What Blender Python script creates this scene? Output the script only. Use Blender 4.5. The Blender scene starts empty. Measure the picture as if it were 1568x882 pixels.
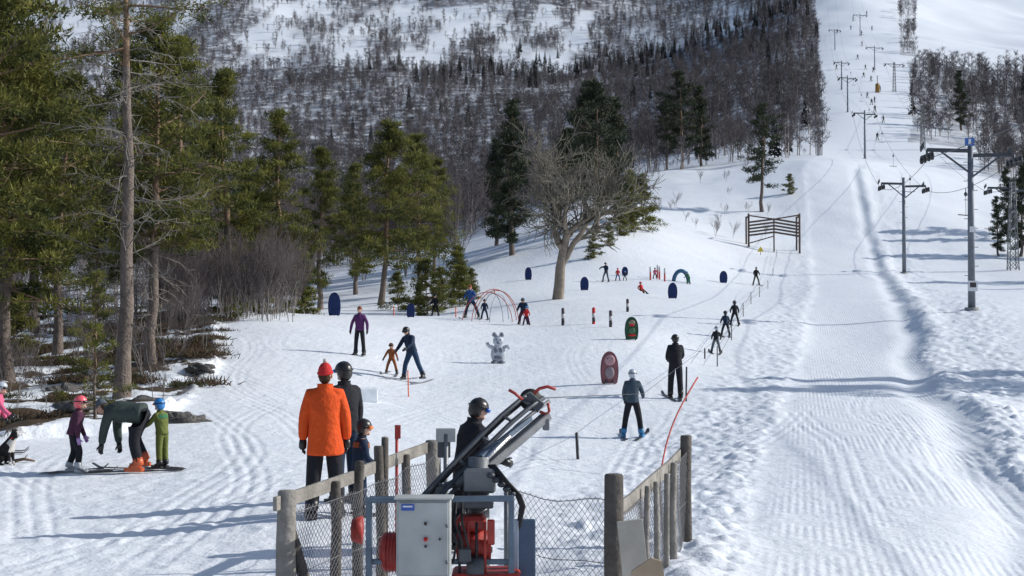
import bpy, math, random
import numpy as np
from mathutils import Vector, Matrix
F=2150.0; CU=784.0; CV=441.0; HV=500.0
PITCH=math.atan((HV-CV)/F)
random.seed(7)
scene=bpy.context.scene
col=scene.collection
# ------------------------------------------------------------ helpers
def tanv(v): return math.tan(PITCH+math.atan((CV-v)/F))
def W(u,v,d): return np.array([(u-CU)/F*d, d, d*tanv(v)])
_perm=np.random.default_rng(3).random((512,512))
def vnoise(x,y,s=0):
    x=np.asarray(x,float)+s*17.3; y=np.asarray(y,float)+s*9.1
    xi=np.floor(x).astype(int); yi=np.floor(y).astype(int)
    fx=x-xi; fy=y-yi; fx=fx*fx*(3-2*fx); fy=fy*fy*(3-2*fy)
    a=_perm[xi%512,yi%512]; b=_perm[(xi+1)%512,yi%512]; c=_perm[xi%512,(yi+1)%512]; d=_perm[(xi+1)%512,(yi+1)%512]
    return (a*(1-fx)+b*fx)*(1-fy)+(c*(1-fx)+d*fx)*fy-0.5
def fbm(x,y,o=4,s=0):
    t=0;a=1.0
    for i in range(o):
        t=t+a*vnoise(np.asarray(x)*2**i,np.asarray(y)*2**i,s+i*5); a*=.5
    return t
def sm(x,a,b):
    t=np.clip((np.asarray(x,float)-a)/(b-a),0,1); return t*t*(3-2*t)
# ------------------------------------------------------------ terrain control points (u,v,depth)
CP=[(200,722,23),(0,722,23),(-200,722,23),(500,790,17.2),(968,672,32),(1034,610,40),(551,545,48),(633,585,44),(760,555,50),
(933,587,43),(967,520,58),(1096,542,58),(1111,515,64),(1125,498,69),(1158,437,120),(723,487,72),(802,497,68),(853,458,85),
(985,450,95),(928,432,110),(1055,435,112),(400,487,60),(512,483,70),(629,486,72),(400,476,100),(580,458,105),(667,484,80),
(187,610,36),(232,570,42),(50,560,47),(0,500,70),(-200,560,50),(-200,470,90),(330,510,53),
(100,882,13.9),(500,882,13.9),(1000,882,13.9),(1300,882,13.9),(1568,882,14.2),(1750,882,14.2),(-200,882,13.9),
(1300,700,25),(1300,600,42),(1300,520,66),(1300,440,112),(1300,350,165),(1600,700,25.5),(1600,600,43),(1488,475,74),(1385,420,133),(1552,415,137),(1750,440,110),
(1186,385,150),(1000,300,190),(1000,268,220),(1168,325,175),(1240,253,205),(1100,262,220),(1300,248,210),(1326,243,265),(1300,170,350),(1320,75,600),(1310,0,800),
(1450,300,190),(1480,222,300),(1568,235,300),(1750,250,300),(1500,120,500),(1500,55,750),(1500,0,950),(1300,-60,1100),
(915,370,130),(790,400,128),(870,405,120),(960,340,150),(1100,236,300),(1100,150,500),(1000,100,800),(1000,0,1150),
(600,385,220),(300,395,220),(0,410,200),(-200,410,200),(600,300,400),(100,300,400),(-200,300,400),(600,200,620),(100,200,620),(600,100,850),(100,100,850),(-200,100,850),(600,0,1150),(100,0,1150),(-200,0,1150),
(800,300,330),(850,250,430),(-200,-130,1400),(300,-130,1400),(800,-130,1400),(1300,-110,1400),(1750,-110,1400),(1750,0,1000),(1750,100,550)]
A=[];E=[]
for (u,v,d) in CP:
    p=W(u,v,d); r=math.hypot(p[0],p[1]); A.append((math.atan2(p[0],p[1])*3,math.log(r))); E.append(p[2]/r)
A=np.array(A);E=np.array(E);n=len(A)
def U(d2): return 0.5*d2*np.log(d2+1e-12)
K=U(((A[:,None]-A[None])**2).sum(-1))+np.eye(n)*0.0006
Pm=np.c_[np.ones(n),A]
M=np.block([[K,Pm],[Pm.T,np.zeros((3,3))]])
SOL=np.linalg.solve(M,np.r_[E,0,0,0])
def tps(a,l):
    out=SOL[n]+SOL[n+1]*a+SOL[n+2]*l
    for i in range(n): out=out+SOL[i]*U((a-A[i,0])**2+(l-A[i,1])**2)
    return out
LR=[0,14,25,42,66,115,203,265,350,600,800,1150,1500]
LU=[1135,1140,1178,1215,1232,1250,1235,1285,1268,1262,1258,1250,1250]
RU=[1640,1640,1540,1440,1405,1368,1312,1362,1380,1372,1370,1382,1390]
def upix(x,y): return np.where(y>1, CU+F*x/np.maximum(y,1), np.where(x>0,3000,-3000))
TR=[]
for i in range(30):
    y0=random.uniform(17,60); TR.append((random.uniform(-5,7), y0, y0+random.uniform(6,22), random.uniform(.3,1.6), random.uniform(2.5,7), random.uniform(0,6), random.uniform(-.5,.5)))
for i in range(8):
    y0=random.uniform(13,22); TR.append((random.uniform(4,8)+ .2*(y0-14), y0, y0+random.uniform(8,25), random.uniform(.1,.7), random.uniform(3,6), random.uniform(0,6), random.uniform(.1,.28)))
for i in range(10):
    y0=random.uniform(13,20); TR.append((random.uniform(-7,-1), y0, y0+random.uniform(6,20), random.uniform(.1,.8), random.uniform(3.,7), random.uniform(0,6), random.uniform(-.7,.5)))
def brushmask(u,r):
    edge=np.interp(r,[0,27,30,36,45,55,70,90],[-900,-900,200,300,345,345,330,330])
    return (1-sm(u,edge-40,edge+10))*sm(r,25.5,29)*(1-sm(r,140,200))
def ground(x,y,tr=False):
    x=np.asarray(x,float);y=np.asarray(y,float)
    az=np.arctan2(x,y); r=np.hypot(x,y)
    aa=np.abs(az); ea=np.where(aa>.43,.43*(1-(aa-.43)/(math.pi-.43)),aa)*np.sign(az)
    rc=np.clip(r,12,1400)
    z=tps(ea*3,np.log(rc))*rc
    w=np.clip(r/12,0,1); z=np.where(r<12,z*w+(-2.5)*(1-w),z)
    z=z+np.maximum(r-1400,0)*.03
    u=upix(x,y)
    xl=(np.interp(r,LR,LU)-CU)/F*y; xr=(np.interp(r,LR,RU)-CU)/F*y
    wob=.25*fbm(y*.25,y*0,3,71); xl=xl+wob; xr=xr+.6*fbm(y*.18,y*0+4,3,72)
    front=sm(y,5,12)
    inl=sm(x-xl,-.15,.4)*sm(xr-x,-.15,.4)*front
    near=1-sm(r,120,240)
    z=z+.06*fbm(x*.3,y*.3,3,1)*(1-inl)*near
    foot=np.abs(fbm(x*1.9,y*1.9,3,4))
    z=z-.055*foot*(1-inl)*near*(.3+.7*(1-sm(r,16,30)))
    dl=xl-x; lump=sm(dl,-.1,.3)*(1-sm(dl,1.6,3.6))
    dr=x-xr; lump2=sm(dr,-.1,.3)*(1-sm(dr,3,7))
    bl=np.abs(fbm(x*2.6,y*2.,3,9))
    z=z+front*(1-sm(r,200,260))*(lump*(.0+.14*bl)+lump2*(.0+.18*bl))
    amp=.65+.9*vnoise(y*.2,y*0+1,33)
    z=z+front*(1-sm(r,190,230))*(.24*amp*np.exp(-((dr-.7)/.65)**2)-.14*np.exp(-((dr+.5)/.55)**2)+.07*amp*np.exp(-((dl-.5)/.6)**2))
    z=z+front*inl*.02*fbm(x*.6,y*.2,3,13)
    z=z+sm(r,110,150)*(1-sm(r,260,320))*.35*fbm(x/9,y/14,3,41)
    z=z+sm(r,260,600)*.007*r*fbm(x/90,y/90,4,20)
    bm=brushmask(u,r)
    z=z+bm*.6*np.abs(fbm(x*.35,y*.35,4,31))+.35*np.exp(-((bm-.5)/.25)**2)*np.abs(fbm(x*.8,y*.8,3,32))*(r<80)
    if tr:
        for (x0,y0,y1,am,la,ph,sl) in TR:
            m=(y>y0)&(y<y1)&(r<90)
            if not m.any(): continue
            xx=x[m];yy=y[m]
            c=x0+sl*(yy-y0)+am*np.sin(yy/la+ph)
            fade=sm(yy,y0,y0+2)*(1-sm(yy,y1-2,y1))
            q=np.abs(xx-c); q=np.minimum(q,np.abs(q-.24))
            wd=.035+.0007*yy
            z[m]+=fade*(-.009*np.exp(-(q/wd)**2)+.003*np.exp(-((q-2*wd)/wd)**2))
    return z
def G(u,d):
    x=(u-CU)/F*d; return np.array([x,d,float(ground(np.array([x]),np.array([d]))[0])])
def fdens(u,r,x,y):
    nz=fbm(x/45,y/45,3,50)
    left=(u<1258)
    D=np.zeros_like(u)
    D=np.where(left&(r>235)&(r<=900),1.0,D)
    st=fbm(x/16,y/110,3,61)
    D=np.where(left&(r>850+60*fbm(x/60,y/60,2,88)),np.clip(.45+1.3*st+.5*sm(u,900,1200),0.08,1),D)
    D=np.where(left&(r>1110)&(u>650),.9,D)
    D=np.where((u>950)&(u<1250)&(r>228)&(r<330),.3,D)
    b0=np.interp(u,[690,780,900,960],[92,128,140,235])
    D=np.where((u<960)&(r<=235),.6*sm(r,b0,b0+25),D)
    ul=np.interp(r,LR,LU); ur=np.interp(r,LR,RU)
    D=np.where((u>ur+20)&(r>310)&(r<580)&(u>1385),.55,D)
    D=np.where((u>ur+10)&(u<ur+35)&(r>600)&(r<900),.5,D)
    D=np.where((u>1500)&(r>250)&(r<320),.5,D)
    D=np.where((u>ul-6)&(u<ur+8)&(r>200),0,D)
    D=np.where((u>1190)&(u<ul-6)&(r>330),1,D)
    return D*np.clip(1.0+.9*nz,0.25,1.5)
# ------------------------------------------------------------ materials
MC={}
def mat(name,c,rough=.8,metal=0,var=.18,scale=6,bump=.15,bscale=60,attr=None,transl=0,bdist=.02):
    if name in MC: return MC[name]
    m=bpy.data.materials.new(name); m.use_nodes=True; N=m.node_tree.nodes; L=m.node_tree.links
    b=N['Principled BSDF']; b.inputs['Roughness'].default_value=rough; b.inputs['Metallic'].default_value=metal
    if rough>.6: b.inputs['Specular IOR Level'].default_value=.25
    tc=N.new('ShaderNodeTexCoord'); nz=N.new('ShaderNodeTexNoise'); nz.inputs['Scale'].default_value=scale; nz.inputs['Detail'].default_value=5
    L.new(tc.outputs['Object'],nz.inputs['Vector'])
    mx=N.new('ShaderNodeMix'); mx.data_type='RGBA'
    mx.inputs[6].default_value=(*[max(0,k*(1-var*1.6)) for k in c],1); mx.inputs[7].default_value=(*[min(1,k*(1+var*1.6)) for k in c],1)
    L.new(nz.outputs['Fac'],mx.inputs[0]); out=mx.outputs[2]
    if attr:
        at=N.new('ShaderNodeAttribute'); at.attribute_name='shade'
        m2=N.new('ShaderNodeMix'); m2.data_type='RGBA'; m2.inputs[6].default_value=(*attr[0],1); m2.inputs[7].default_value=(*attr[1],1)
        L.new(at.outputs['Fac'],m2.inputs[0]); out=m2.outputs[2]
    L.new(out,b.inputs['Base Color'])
    if bump and not attr:
        n2=N.new('ShaderNodeTexNoise'); n2.inputs['Scale'].default_value=bscale; n2.inputs['Detail'].default_value=3
        L.new(tc.outputs['Object'],n2.inputs['Vector'])
        bp=N.new('ShaderNodeBump'); bp.inputs['Strength'].default_value=bump; bp.inputs['Distance'].default_value=bdist
        L.new(n2.outputs['Fac'],bp.inputs['Height']); L.new(bp.outputs['Normal'],b.inputs['Normal'])
    if transl:
        t=N.new('ShaderNodeBsdfTranslucent'); L.new(out,t.inputs['Color']); ms=N.new('ShaderNodeMixShader'); ms.inputs[0].default_value=transl
        L.new(b.outputs[0],ms.inputs[1]); L.new(t.outputs[0],ms.inputs[2]); L.new(ms.outputs[0],N['Material Output'].inputs['Surface'])
    MC[name]=m; return m
def cl(name,c): return mat('fabric_'+name,c,.85,0,.14,9,.7,16,bdist=.03)
bark_pine=mat('bark_pine',(.16,.13,.11),.95,0,.45,5,1,18,bdist=.05)
bark_up=mat('bark_pine_upper',(.2,.135,.09),.9,0,.3,6,.6,20)
dead=mat('dead_branch',(.2,.185,.165),.95,0,.3,5,0)
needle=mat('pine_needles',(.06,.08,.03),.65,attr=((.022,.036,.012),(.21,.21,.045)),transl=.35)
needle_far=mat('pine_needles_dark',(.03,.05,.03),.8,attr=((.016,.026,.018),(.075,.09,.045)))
birchb=mat('birch_bark',(.24,.22,.21),.9,0,.35,4,0)
twigm=mat('birch_twigs',(.10,.085,.085),.95,0,.25,.3,0)
twigf=mat('birch_twigs_far',(.105,.096,.104),.95,0,.3,.3,0)
sprucem=mat('spruce_needles',(.022,.034,.03),.9,0,.4,1,0)
steel=mat('galvanised_steel',(.19,.2,.21),.5,.5,.2,8,.1)
dsteel=mat('dark_steel',(.07,.078,.09),.5,.4,.25,8,.1)
pylm=mat('pylon_steel',(.15,.17,.2),.6,.2,.3,4,.2)
black=mat('black_rubber',(.015,.015,.017),.6)
redp=mat('red_paint',(.36,.035,.025),.5,0,.45,9,.3,30)
wood=mat('weathered_wood',(.25,.235,.21),.9,0,.4,5,.9,25)
dwood=mat('dark_weathered_wood',(.10,.09,.08),.9,0,.4,5,.9,25)
gwood=mat('gate_wood',(.12,.09,.07),.9,0,.3,5,.5,25)
ply=mat('plywood',(.42,.32,.22),.8,0,.2,4,.2)
wire=mat('galvanised_wire',(.2,.2,.21),.5,.5,.1)
white=mat('white_paint',(.7,.71,.72),.5,0,.1)
cab=mat('cabinet_grey_paint',(.40,.42,.41),.5,0,.22,4,.15)
bluep=mat('blue_grey_paint',(.06,.1,.17),.45,0,.25)
skin=mat('skin',(.55,.33,.24),.55,0,.06)
dark=mat('dark_plastic',(.012,.012,.014),.35)
# ------------------------------------------------------------ mesh builder
class MB:
    def __init__(s): s.v=[];s.f=[];s.m=[];s.mats=[];s.n=0;s.sm=[];s.shade=[];s.hassh=False
    def mi(s,m):
        if m not in s.mats: s.mats.append(m)
        return s.mats.index(m)
    def add(s,v,f,m,smooth=True,shade=None):
        v=np.asarray(v,float); i=s.mi(m)
        s.v.append(v); o=s.n
        s.f.extend([tuple(int(a)+o for a in q) for q in f]); k=len(f)
        s.m.extend([i]*k); s.sm.extend([smooth]*k)
        if shade is not None: s.hassh=True; s.shade.extend(list(shade))
        else: s.shade.extend([0.5]*k)
        s.n+=len(v)
    def tube(s,pts,rad,m,nn=8,caps=True,flat=False):
        pts=np.asarray(pts,float); k=len(pts); rad=np.broadcast_to(np.asarray(rad,float),(k,))
        V=[];prev=None
        for i in range(k):
            t=pts[min(i+1,k-1)]-pts[max(i-1,0)]; t=t/(np.linalg.norm(t)+1e-9)
            a=np.array([0,0,1.]) if abs(t[2])<.9 else np.array([0,1.,0])
            if prev is not None: a=prev
            x=a-t*np.dot(a,t); x/=np.linalg.norm(x)+1e-9; prev=x; y=np.cross(t,x)
            th=np.arange(nn)*2*math.pi/nn
            V.append(pts[i]+rad[i]*(np.cos(th)[:,None]*x+np.sin(th)[:,None]*y))
        V=np.concatenate(V); Fc=[]
        for i in range(k-1):
            for j in range(nn):
                a=i*nn+j;b=i*nn+(j+1)%nn; Fc.append((a,b,b+nn,a+nn))
        if caps: Fc.append(tuple(range(nn))[::-1]); Fc.append(tuple(range((k-1)*nn,k*nn)))
        s.add(V,Fc,m,not flat)
    def box(s,c,size,m,rot=None,bev=.0):
        hx,hy,hz=[q/2 for q in size]
        if bev<=0:
            V=np.array([(x,y,z) for x in(-hx,hx) for y in(-hy,hy) for z in(-hz,hz)])
            Fc=[(0,1,3,2),(4,6,7,5),(0,4,5,1),(2,3,7,6),(0,2,6,4),(1,5,7,3)]
        else:
            b=min(bev,hx*.9,hy*.9,hz*.9); V=[];Fc=[]
            for z,ins in((-hz,b),(-hz+b,0),(hz-b,0),(hz,b)):
                X=hx-ins;Y=hy-ins
                V+=[(-X+b*.6,-Y,z),(X-b*.6,-Y,z),(X,-Y+b*.6,z),(X,Y-b*.6,z),(X-b*.6,Y,z),(-X+b*.6,Y,z),(-X,Y-b*.6,z),(-X,-Y+b*.6,z)]
            for i in range(3):
                for j in range(8): a=i*8+j;c2=i*8+(j+1)%8; Fc.append((a,c2,c2+8,a+8))
            Fc.append(tuple(range(8))[::-1]);Fc.append(tuple(range(24,32))); V=np.array(V)
        if rot is not None: V=V@np.array(rot.to_3x3()).T
        s.add(V+np.asarray(c,float),Fc,m,False)
    def beam(s,a,b,w,h,m):
        a=Vector(a);b=Vector(b);d=b-a; q=d.to_track_quat('X','Z').to_matrix()
        s.box((a+b)/2,(d.length,w,h),m,q,bev=min(w,h)*.12)
    def ball(s,c,r,m,rot=None,seg=14,ring=9,cut=None):
        r=np.broadcast_to(np.asarray(r,float),(3,)); V=[];Fc=[]
        top=math.pi if cut is None else cut
        for i in range(ring+1):
            ph=top*i/ring
            for j in range(seg):
                t=2*math.pi*j/seg; V.append((math.sin(ph)*math.cos(t)*r[0],math.sin(ph)*math.sin(t)*r[1],math.cos(ph)*r[2]))
        for i in range(ring):
            for j in range(seg): a=i*seg+j;b=i*seg+(j+1)%seg; Fc.append((a,a+seg,b+seg,b))
        V=np.array(V)
        if rot is not None: V=V@np.array(rot.to_3x3()).T
        s.add(V+np.asarray(c,float),Fc,m)
    def prisms(s,S,Eb,r0,r1,m,nn=3,shade=None):
        S=np.asarray(S,float);Eb=np.asarray(Eb,float);k=len(S)
        if k==0:return
        r0=np.broadcast_to(r0,(k,));r1=np.broadcast_to(r1,(k,))
        t=Eb-S;t=t/(np.linalg.norm(t,axis=1,keepdims=True)+1e-9)
        a=np.where(np.abs(t[:,2:3])<.9,np.array([[0,0,1.]]),np.array([[1.,0,0]]))
        x=np.cross(a,t);x/=np.linalg.norm(x,axis=1,keepdims=True)+1e-9;y=np.cross(t,x)
        V=np.zeros((k,2*nn,3))
        for j in range(nn):
            th=2*math.pi*j/nn;o=math.cos(th)*x+math.sin(th)*y
            V[:,j]=S+o*r0[:,None];V[:,nn+j]=Eb+o*r1[:,None]
        base=np.arange(k)*2*nn; Fc=[]
        for j in range(nn):
            j2=(j+1)%nn
            Fc.append(np.stack([base+j,base+j2,base+nn+j2,base+nn+j],1))
        s.add(V.reshape(-1,3),np.concatenate(Fc).tolist(),m)
    def poly(s,outline,depthv,m,back=None):
        o=np.asarray(outline,float);k=len(o);dv=np.asarray(depthv,float)
        V=np.concatenate([o,o+dv]);Fc=[tuple(range(k)),tuple(range(2*k-1,k-1,-1))]
        for i in range(k): j=(i+1)%k; Fc.append((j,i,i+k,j+k))
        s.add(V,Fc,m,False)
    def mesh(s,name):
        me=bpy.data.meshes.new(name); V=np.concatenate(s.v)
        me.from_pydata(V.tolist(),[],s.f)
        for m in s.mats: me.materials.append(m)
        me.polygons.foreach_set('material_index',np.array(s.m,dtype=np.int32))
        me.polygons.foreach_set('use_smooth',np.array(s.sm,dtype=bool))
        if s.hassh:
            at=me.attributes.new('shade','FLOAT','FACE'); at.data.foreach_set('value',np.array(s.shade,dtype=np.float32))
        me.update(); return me
    def obj(s,name,loc=(0,0,0)):
        loc=np.asarray(loc,float)
        if np.any(loc!=0): s.v=[q-loc for q in s.v]
        me=s.mesh(name); o=bpy.data.objects.new(name,me); o.location=loc; col.objects.link(o); return o
def place(me,name,loc,rz=0,sc=1):
    o=bpy.data.objects.new(name,me); o.location=loc; o.rotation_euler=(0,0,rz)
    o.scale=(sc,sc,sc) if not hasattr(sc,'__iter__') else sc
    col.objects.link(o); return o
def skinned(V,edges,radii):
    me=bpy.data.meshes.new('t'); me.from_pydata([tuple(v) for v in V],edges,[])
    ob=bpy.data.objects.new('t',me); col.objects.link(ob)
    ob.modifiers.new('s','SKIN')
    for i,r in enumerate(radii): me.skin_vertices[0].data[i].radius=(r,r)
    me.skin_vertices[0].data[0].use_root=True
    sb=ob.modifiers.new('b','SUBSURF'); sb.levels=1; sb.render_levels=1
    dg=bpy.context.evaluated_depsgraph_get(); ev=ob.evaluated_get(dg); m2=ev.to_mesh()
    vv=np.array([v.co for v in m2.vertices]); ff=[tuple(p.vertices) for p in m2.polygons]; ev.to_mesh_clear()
    bpy.data.objects.remove(ob); return vv,ff
# ------------------------------------------------------------ PEOPLE
def dv(f,o,sx):
    f=math.radians(f);o=math.radians(o); return np.array([sx*math.sin(o),math.sin(f)*math.cos(o),-math.cos(f)*math.cos(o)])
def person(name,u,d,h,yaw,jacket,pants,hat,pose=None,gloves=dark,boots=None,helmet=True,goggles=None,skis=None,long=0,kid=False,bib=None,pompom=None,scarf=None,sole=None,fat=1.0,dz=0):
    P=dict(lean=4,side=0,thR=(4,5),thL=(-2,5),shR=(-2,3),shL=(-6,3),uaR=(8,14),uaL=(8,14),faR=(22,6),faL=(22,6),hp=0,hy=0)
    if pose: P.update(pose)
    boots=boots or dark
    H=h; hs=1.22 if kid else 1.0
    b=np.zeros(3); J={}
    ln=math.radians(P['lean']);sd=math.radians(P['side'])
    up=np.array([math.sin(sd),math.sin(ln)*math.cos(sd),math.cos(ln)*math.cos(sd)])
    rt=np.cross(np.array([0,1.,0]) if abs(up[1])<.8 else np.array([0,0,-1.]),up); rt/=np.linalg.norm(rt)
    if rt[0]<0: rt=-rt
    fw=np.cross(up,rt)
    tl=.285 if kid else .30
    J['pel']=b; J['wa']=up*H*.10; J['ch']=up*H*.215; J['nk']=up*H*tl; J['hb']=up*H*(tl+.035)
    ll=.225 if kid else .245
    idx=['pel','wa','ch','nk','hb'];edges=[(0,1),(1,2),(2,3),(3,4)]
    rad={'pel':.082,'wa':.074,'ch':.082,'nk':.034,'hb':.032}
    for sd_,sx in(('R',1),('L',-1)):
        J['hip'+sd_]=b+rt*sx*.05*H-up*.02*H
        J['kn'+sd_]=J['hip'+sd_]+dv(*P['th'+sd_],sx)*ll*H
        J['an'+sd_]=J['kn'+sd_]+dv(*P['sh'+sd_],sx)*(ll-.01)*H
        tr_=math.radians(P.get('toe'+sd_,8)); J['to'+sd_]=J['an'+sd_]+np.array([sx*math.sin(tr_)*.1*H,math.cos(tr_)*.1*H,-.022*H])
        J['shd'+sd_]=up*H*(tl-.045)+rt*sx*.098*H
        J['el'+sd_]=J['shd'+sd_]+dv(*P['ua'+sd_],sx)*.165*H
        J['wr'+sd_]=J['el'+sd_]+dv(*P['fa'+sd_],sx)*.145*H
        rad.update({'hip'+sd_:.062,'kn'+sd_:.047,'an'+sd_:.043,'to'+sd_:.029,'shd'+sd_:.047,'el'+sd_:.037,'wr'+sd_:.029})
        o=len(idx); idx+=['hip'+sd_,'kn'+sd_,'an'+sd_,'to'+sd_,'shd'+sd_,'el'+sd_,'wr'+sd_]
        edges+=[(0,o),(o,o+1),(o+1,o+2),(o+2,o+3),(2,o+4),(o+4,o+5),(o+5,o+6)]
    V=[J[k] for k in idx]
    vv,ff=skinned(V,edges,[rad[k]*H*fat for k in idx])
    mb=MB()
    segs=[(V[a],V[c],idx[a],idx[c]) for (a,c) in edges]
    cen=np.array([vv[list(f)].mean(0) for f in ff])
    best=np.full(len(ff),1e9);bi=np.zeros(len(ff),int);bt=np.zeros(len(ff))
    for i,(a,c,na,nc) in enumerate(segs):
        ab=c-a;t=np.clip(((cen-a)@ab)/(ab@ab),0,1);q=np.linalg.norm(cen-(a+t[:,None]*ab),axis=1)
        w=q<best;best[w]=q[w];bi[w]=i;bt[w]=t[w]
    groups={}
    for i,f in enumerate(ff):
        na,nc=segs[bi[i]][2:];t=bt[i]
        if nc=='hb': m=scarf or skin
        elif nc[:2]=='to' or (nc[:2]=='an' and t>.78): m=boots
        elif nc[:3]=='hip' or nc[:2] in('kn','an'): m=pants
        elif na=='pel' and t<.3: m=pants
        elif nc[:2]=='wr' and t>.93: m=gloves
        else: m=jacket
        groups.setdefault(m,[]).append(f)
    mb.v.append(vv);mb.n=len(vv)
    for m,fs in groups.items():
        i=mb.mi(m);mb.f.extend(fs);mb.m.extend([i]*len(fs));mb.sm.extend([True]*len(fs));mb.shade.extend([.5]*len(fs))
    hem=-.035-long
    rings=[(hem,.092+long*.12,.083+long*.1),(hem+.02,.098+long*.1,.087+long*.08),(.05,.092,.08),(.13,.098,.082),(.2,.104,.084),(.245,.1,.074),(tl-.015,.07,.058),(tl+.01,.045,.046),(tl+.03,.046,.05)]
    S=18;RV=[];RF=[]
    for k,(t,rx,ry) in enumerate(rings):
        for j in range(S):
            th=2*math.pi*j/S; wr=1+.035*math.sin(3*th+k*1.9)+.02*math.sin(5*th+k)
            RV.append(up*t*H+rt*math.cos(th)*rx*H*wr*fat+fw*math.sin(th)*ry*H*wr*fat)
    for k in range(len(rings)-1):
        for j in range(S): a=k*S+j;c=k*S+(j+1)%S;RF.append((a,c,c+S,a+S))
    RF.append(tuple(range(S))[::-1])
    mb.add(RV,RF,jacket)
    if bib:
        RV2=[]
        for (t,rx,ry) in [(.19,.107,.087),(.245,.104,.078)]:
            for j in range(S):
                th=2*math.pi*j/S;RV2.append(up*t*H+rt*math.cos(th)*rx*H*1.03+fw*math.sin(th)*ry*H*1.03)
        mb.add(RV2,[(j,(j+1)%S,(j+1)%S+S,j+S) for j in range(S)],bib)
    hy=math.radians(P['hy']);hp=math.radians(P['hp']+P['lean']*.5)
    R=Matrix.Rotation(-hy,3,'Z')@Matrix.Rotation(-hp,3,'X')
    Rn=np.array(R)
    hc=J['hb']+ (Rn@np.array([0,.012*H,.055*H*hs]))
    def hl(x,y,z): return hc+Rn@(np.array([x,y,z])*H*hs)
    rr=np.array([.044,.054,.064])*H*hs
    mb.ball(hc,rr,skin,R)
    mb.ball(hl(0,.054,-.006),np.array([.008,.012,.013])*H*hs,skin,R,8,5)
    mb.ball(hl(0,.042,-.04),np.array([.022,.016,.016])*H*hs,skin,R,8,5)
    for sx in(-1,1):
        mb.ball(hl(sx*.017,.049,.008),np.array([.006,.004,.005])*H*hs,dark,R,6,4)
        mb.ball(hl(sx*.045,-.002,-.008),np.array([.006,.012,.017])*H*hs,skin,R,6,4)
    mb.ball(hl(0,.051,-.031),np.array([.014,.004,.004])*H*hs,mat('lips',(.35,.12,.1),.6),R,6,4)
    if helmet:
        mb.ball(hl(0,-.006,.016),np.array([.062,.07,.066])*H*hs,hat,R,18,9,cut=math.pi*.56)
        mb.ball(hl(0,-.024,-.002),np.array([.057,.05,.062])*H*hs,hat,R,14,8)
        mb.tube([hl(.058*math.cos(a),.004+.062*math.sin(a),.012) for a in np.linspace(.35,math.pi-.35,9)],.015*H*hs,goggles or dark,6)
        mb.tube([hl(.064*math.cos(a),-.006+.073*math.sin(a),.02) for a in np.linspace(math.pi*.9,math.pi*2.1,11)],.006*H*hs,dark,4)
        for k in(-1,0,1): mb.ball(hl(k*.022,-.01,.078-abs(k)*.004),np.array([.004,.022,.006])*H*hs,dark,R,6,4)
    else:
        mb.ball(hl(0,-.008,.018),np.array([.047,.056,.064])*H*hs,hat,R,16,8,cut=math.pi*.58)
        mb.tube([hl(.047*math.cos(a),-.006+.055*math.sin(a),.012+.01*math.sin(a)) for a in np.linspace(0,2*math.pi,13)],.008*H*hs,hat,6)
        mb.ball(hl(0,-.022,-.015),np.array([.041,.034,.048])*H*hs,mat('hair',(.06,.035,.02),.8),R,10,6)
        if pompom: mb.ball(hl(0,-.01,.09),.016*H*hs,pompom,R,8,6)
    for sd_,sx in(('R',1),('L',-1)):
        w=J['wr'+sd_];fd=w-J['el'+sd_];fd/=np.linalg.norm(fd)
        si=np.cross(fd,np.array([sx*1.,0,0]));si/=np.linalg.norm(si)+1e-9
        inn=np.cross(si,fd); inn=inn*(-1 if inn[0]*sx>0 else 1)
        mb.tube([w-fd*.012*H,w+fd*.015*H,w+fd*.04*H,w+fd*.052*H],[.024*H,.026*H,.025*H,.017*H],gloves,8)
        if d<50:
            for q,(o,l) in enumerate([(-.017,.03),(-.006,.038),(.006,.036),(.017,.028)]):
                a=w+fd*.046*H+si*o*H; m_=a+fd*l*.55*H+inn*.004*H; e=m_+fd*l*.35*H+inn*.016*H
                mb.tube([a,m_,e],[.0075*H,.007*H,.0055*H],gloves,6)
            if si[1]<0: si=-si
            a=w+fd*.018*H+si*.02*H
            mb.tube([a,a+fd*.014*H+si*.014*H,a+fd*.032*H+si*.018*H+inn*.006*H],[.009*H,.008*H,.006*H],gloves,6)
    for sd_ in 'RL':
        a=J['an'+sd_];t=J['to'+sd_];k=J['kn'+sd_];sh=(k-a)/np.linalg.norm(k-a)
        mb.tube([a+sh*.0*H,a+sh*.035*H,a+sh*.07*H],[.044*H,.047*H,.047*H],boots,10)
        fd=t-a;fd[2]=0;fd/=np.linalg.norm(fd);pp=np.array([-fd[1],fd[0],0]);z0=min(a[2],t[2])-.03*H
        c=(a+fd*.035*H);c=np.array([c[0],c[1],z0+.015*H])
        o=[]
        for t_,w_ in((-.075,.024),(-.06,.036),(0,.036),(.06,.04),(.09,.03),(.1,.015)): o.append(c+fd*t_*H+pp*w_*H)
        for t_,w_ in((.1,.015),(.09,.03),(.06,.04),(0,.036),(-.06,.036),(-.075,.024)): o.append(c+fd*t_*H-pp*w_*H)
        mb.poly(np.array(o)-np.array([0,0,.015*H]),(0,0,.035*H),sole or boots)
    allv=np.concatenate(mb.v);mz=allv[:,2].min()
    yw=math.radians(yaw);Rz=np.array([[math.cos(yw),-math.sin(yw),0],[math.sin(yw),math.cos(yw),0],[0,0,1]])
    g=G(u,d)
    foot=(J['anR']+J['anL'])/2; base=np.array([foot[0],foot[1]*0.5,mz])
    lift=.02 if skis else 0
    mb.v=[(q-base)@Rz.T+g+np.array([0,0,lift+dz]) for q in mb.v]
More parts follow.
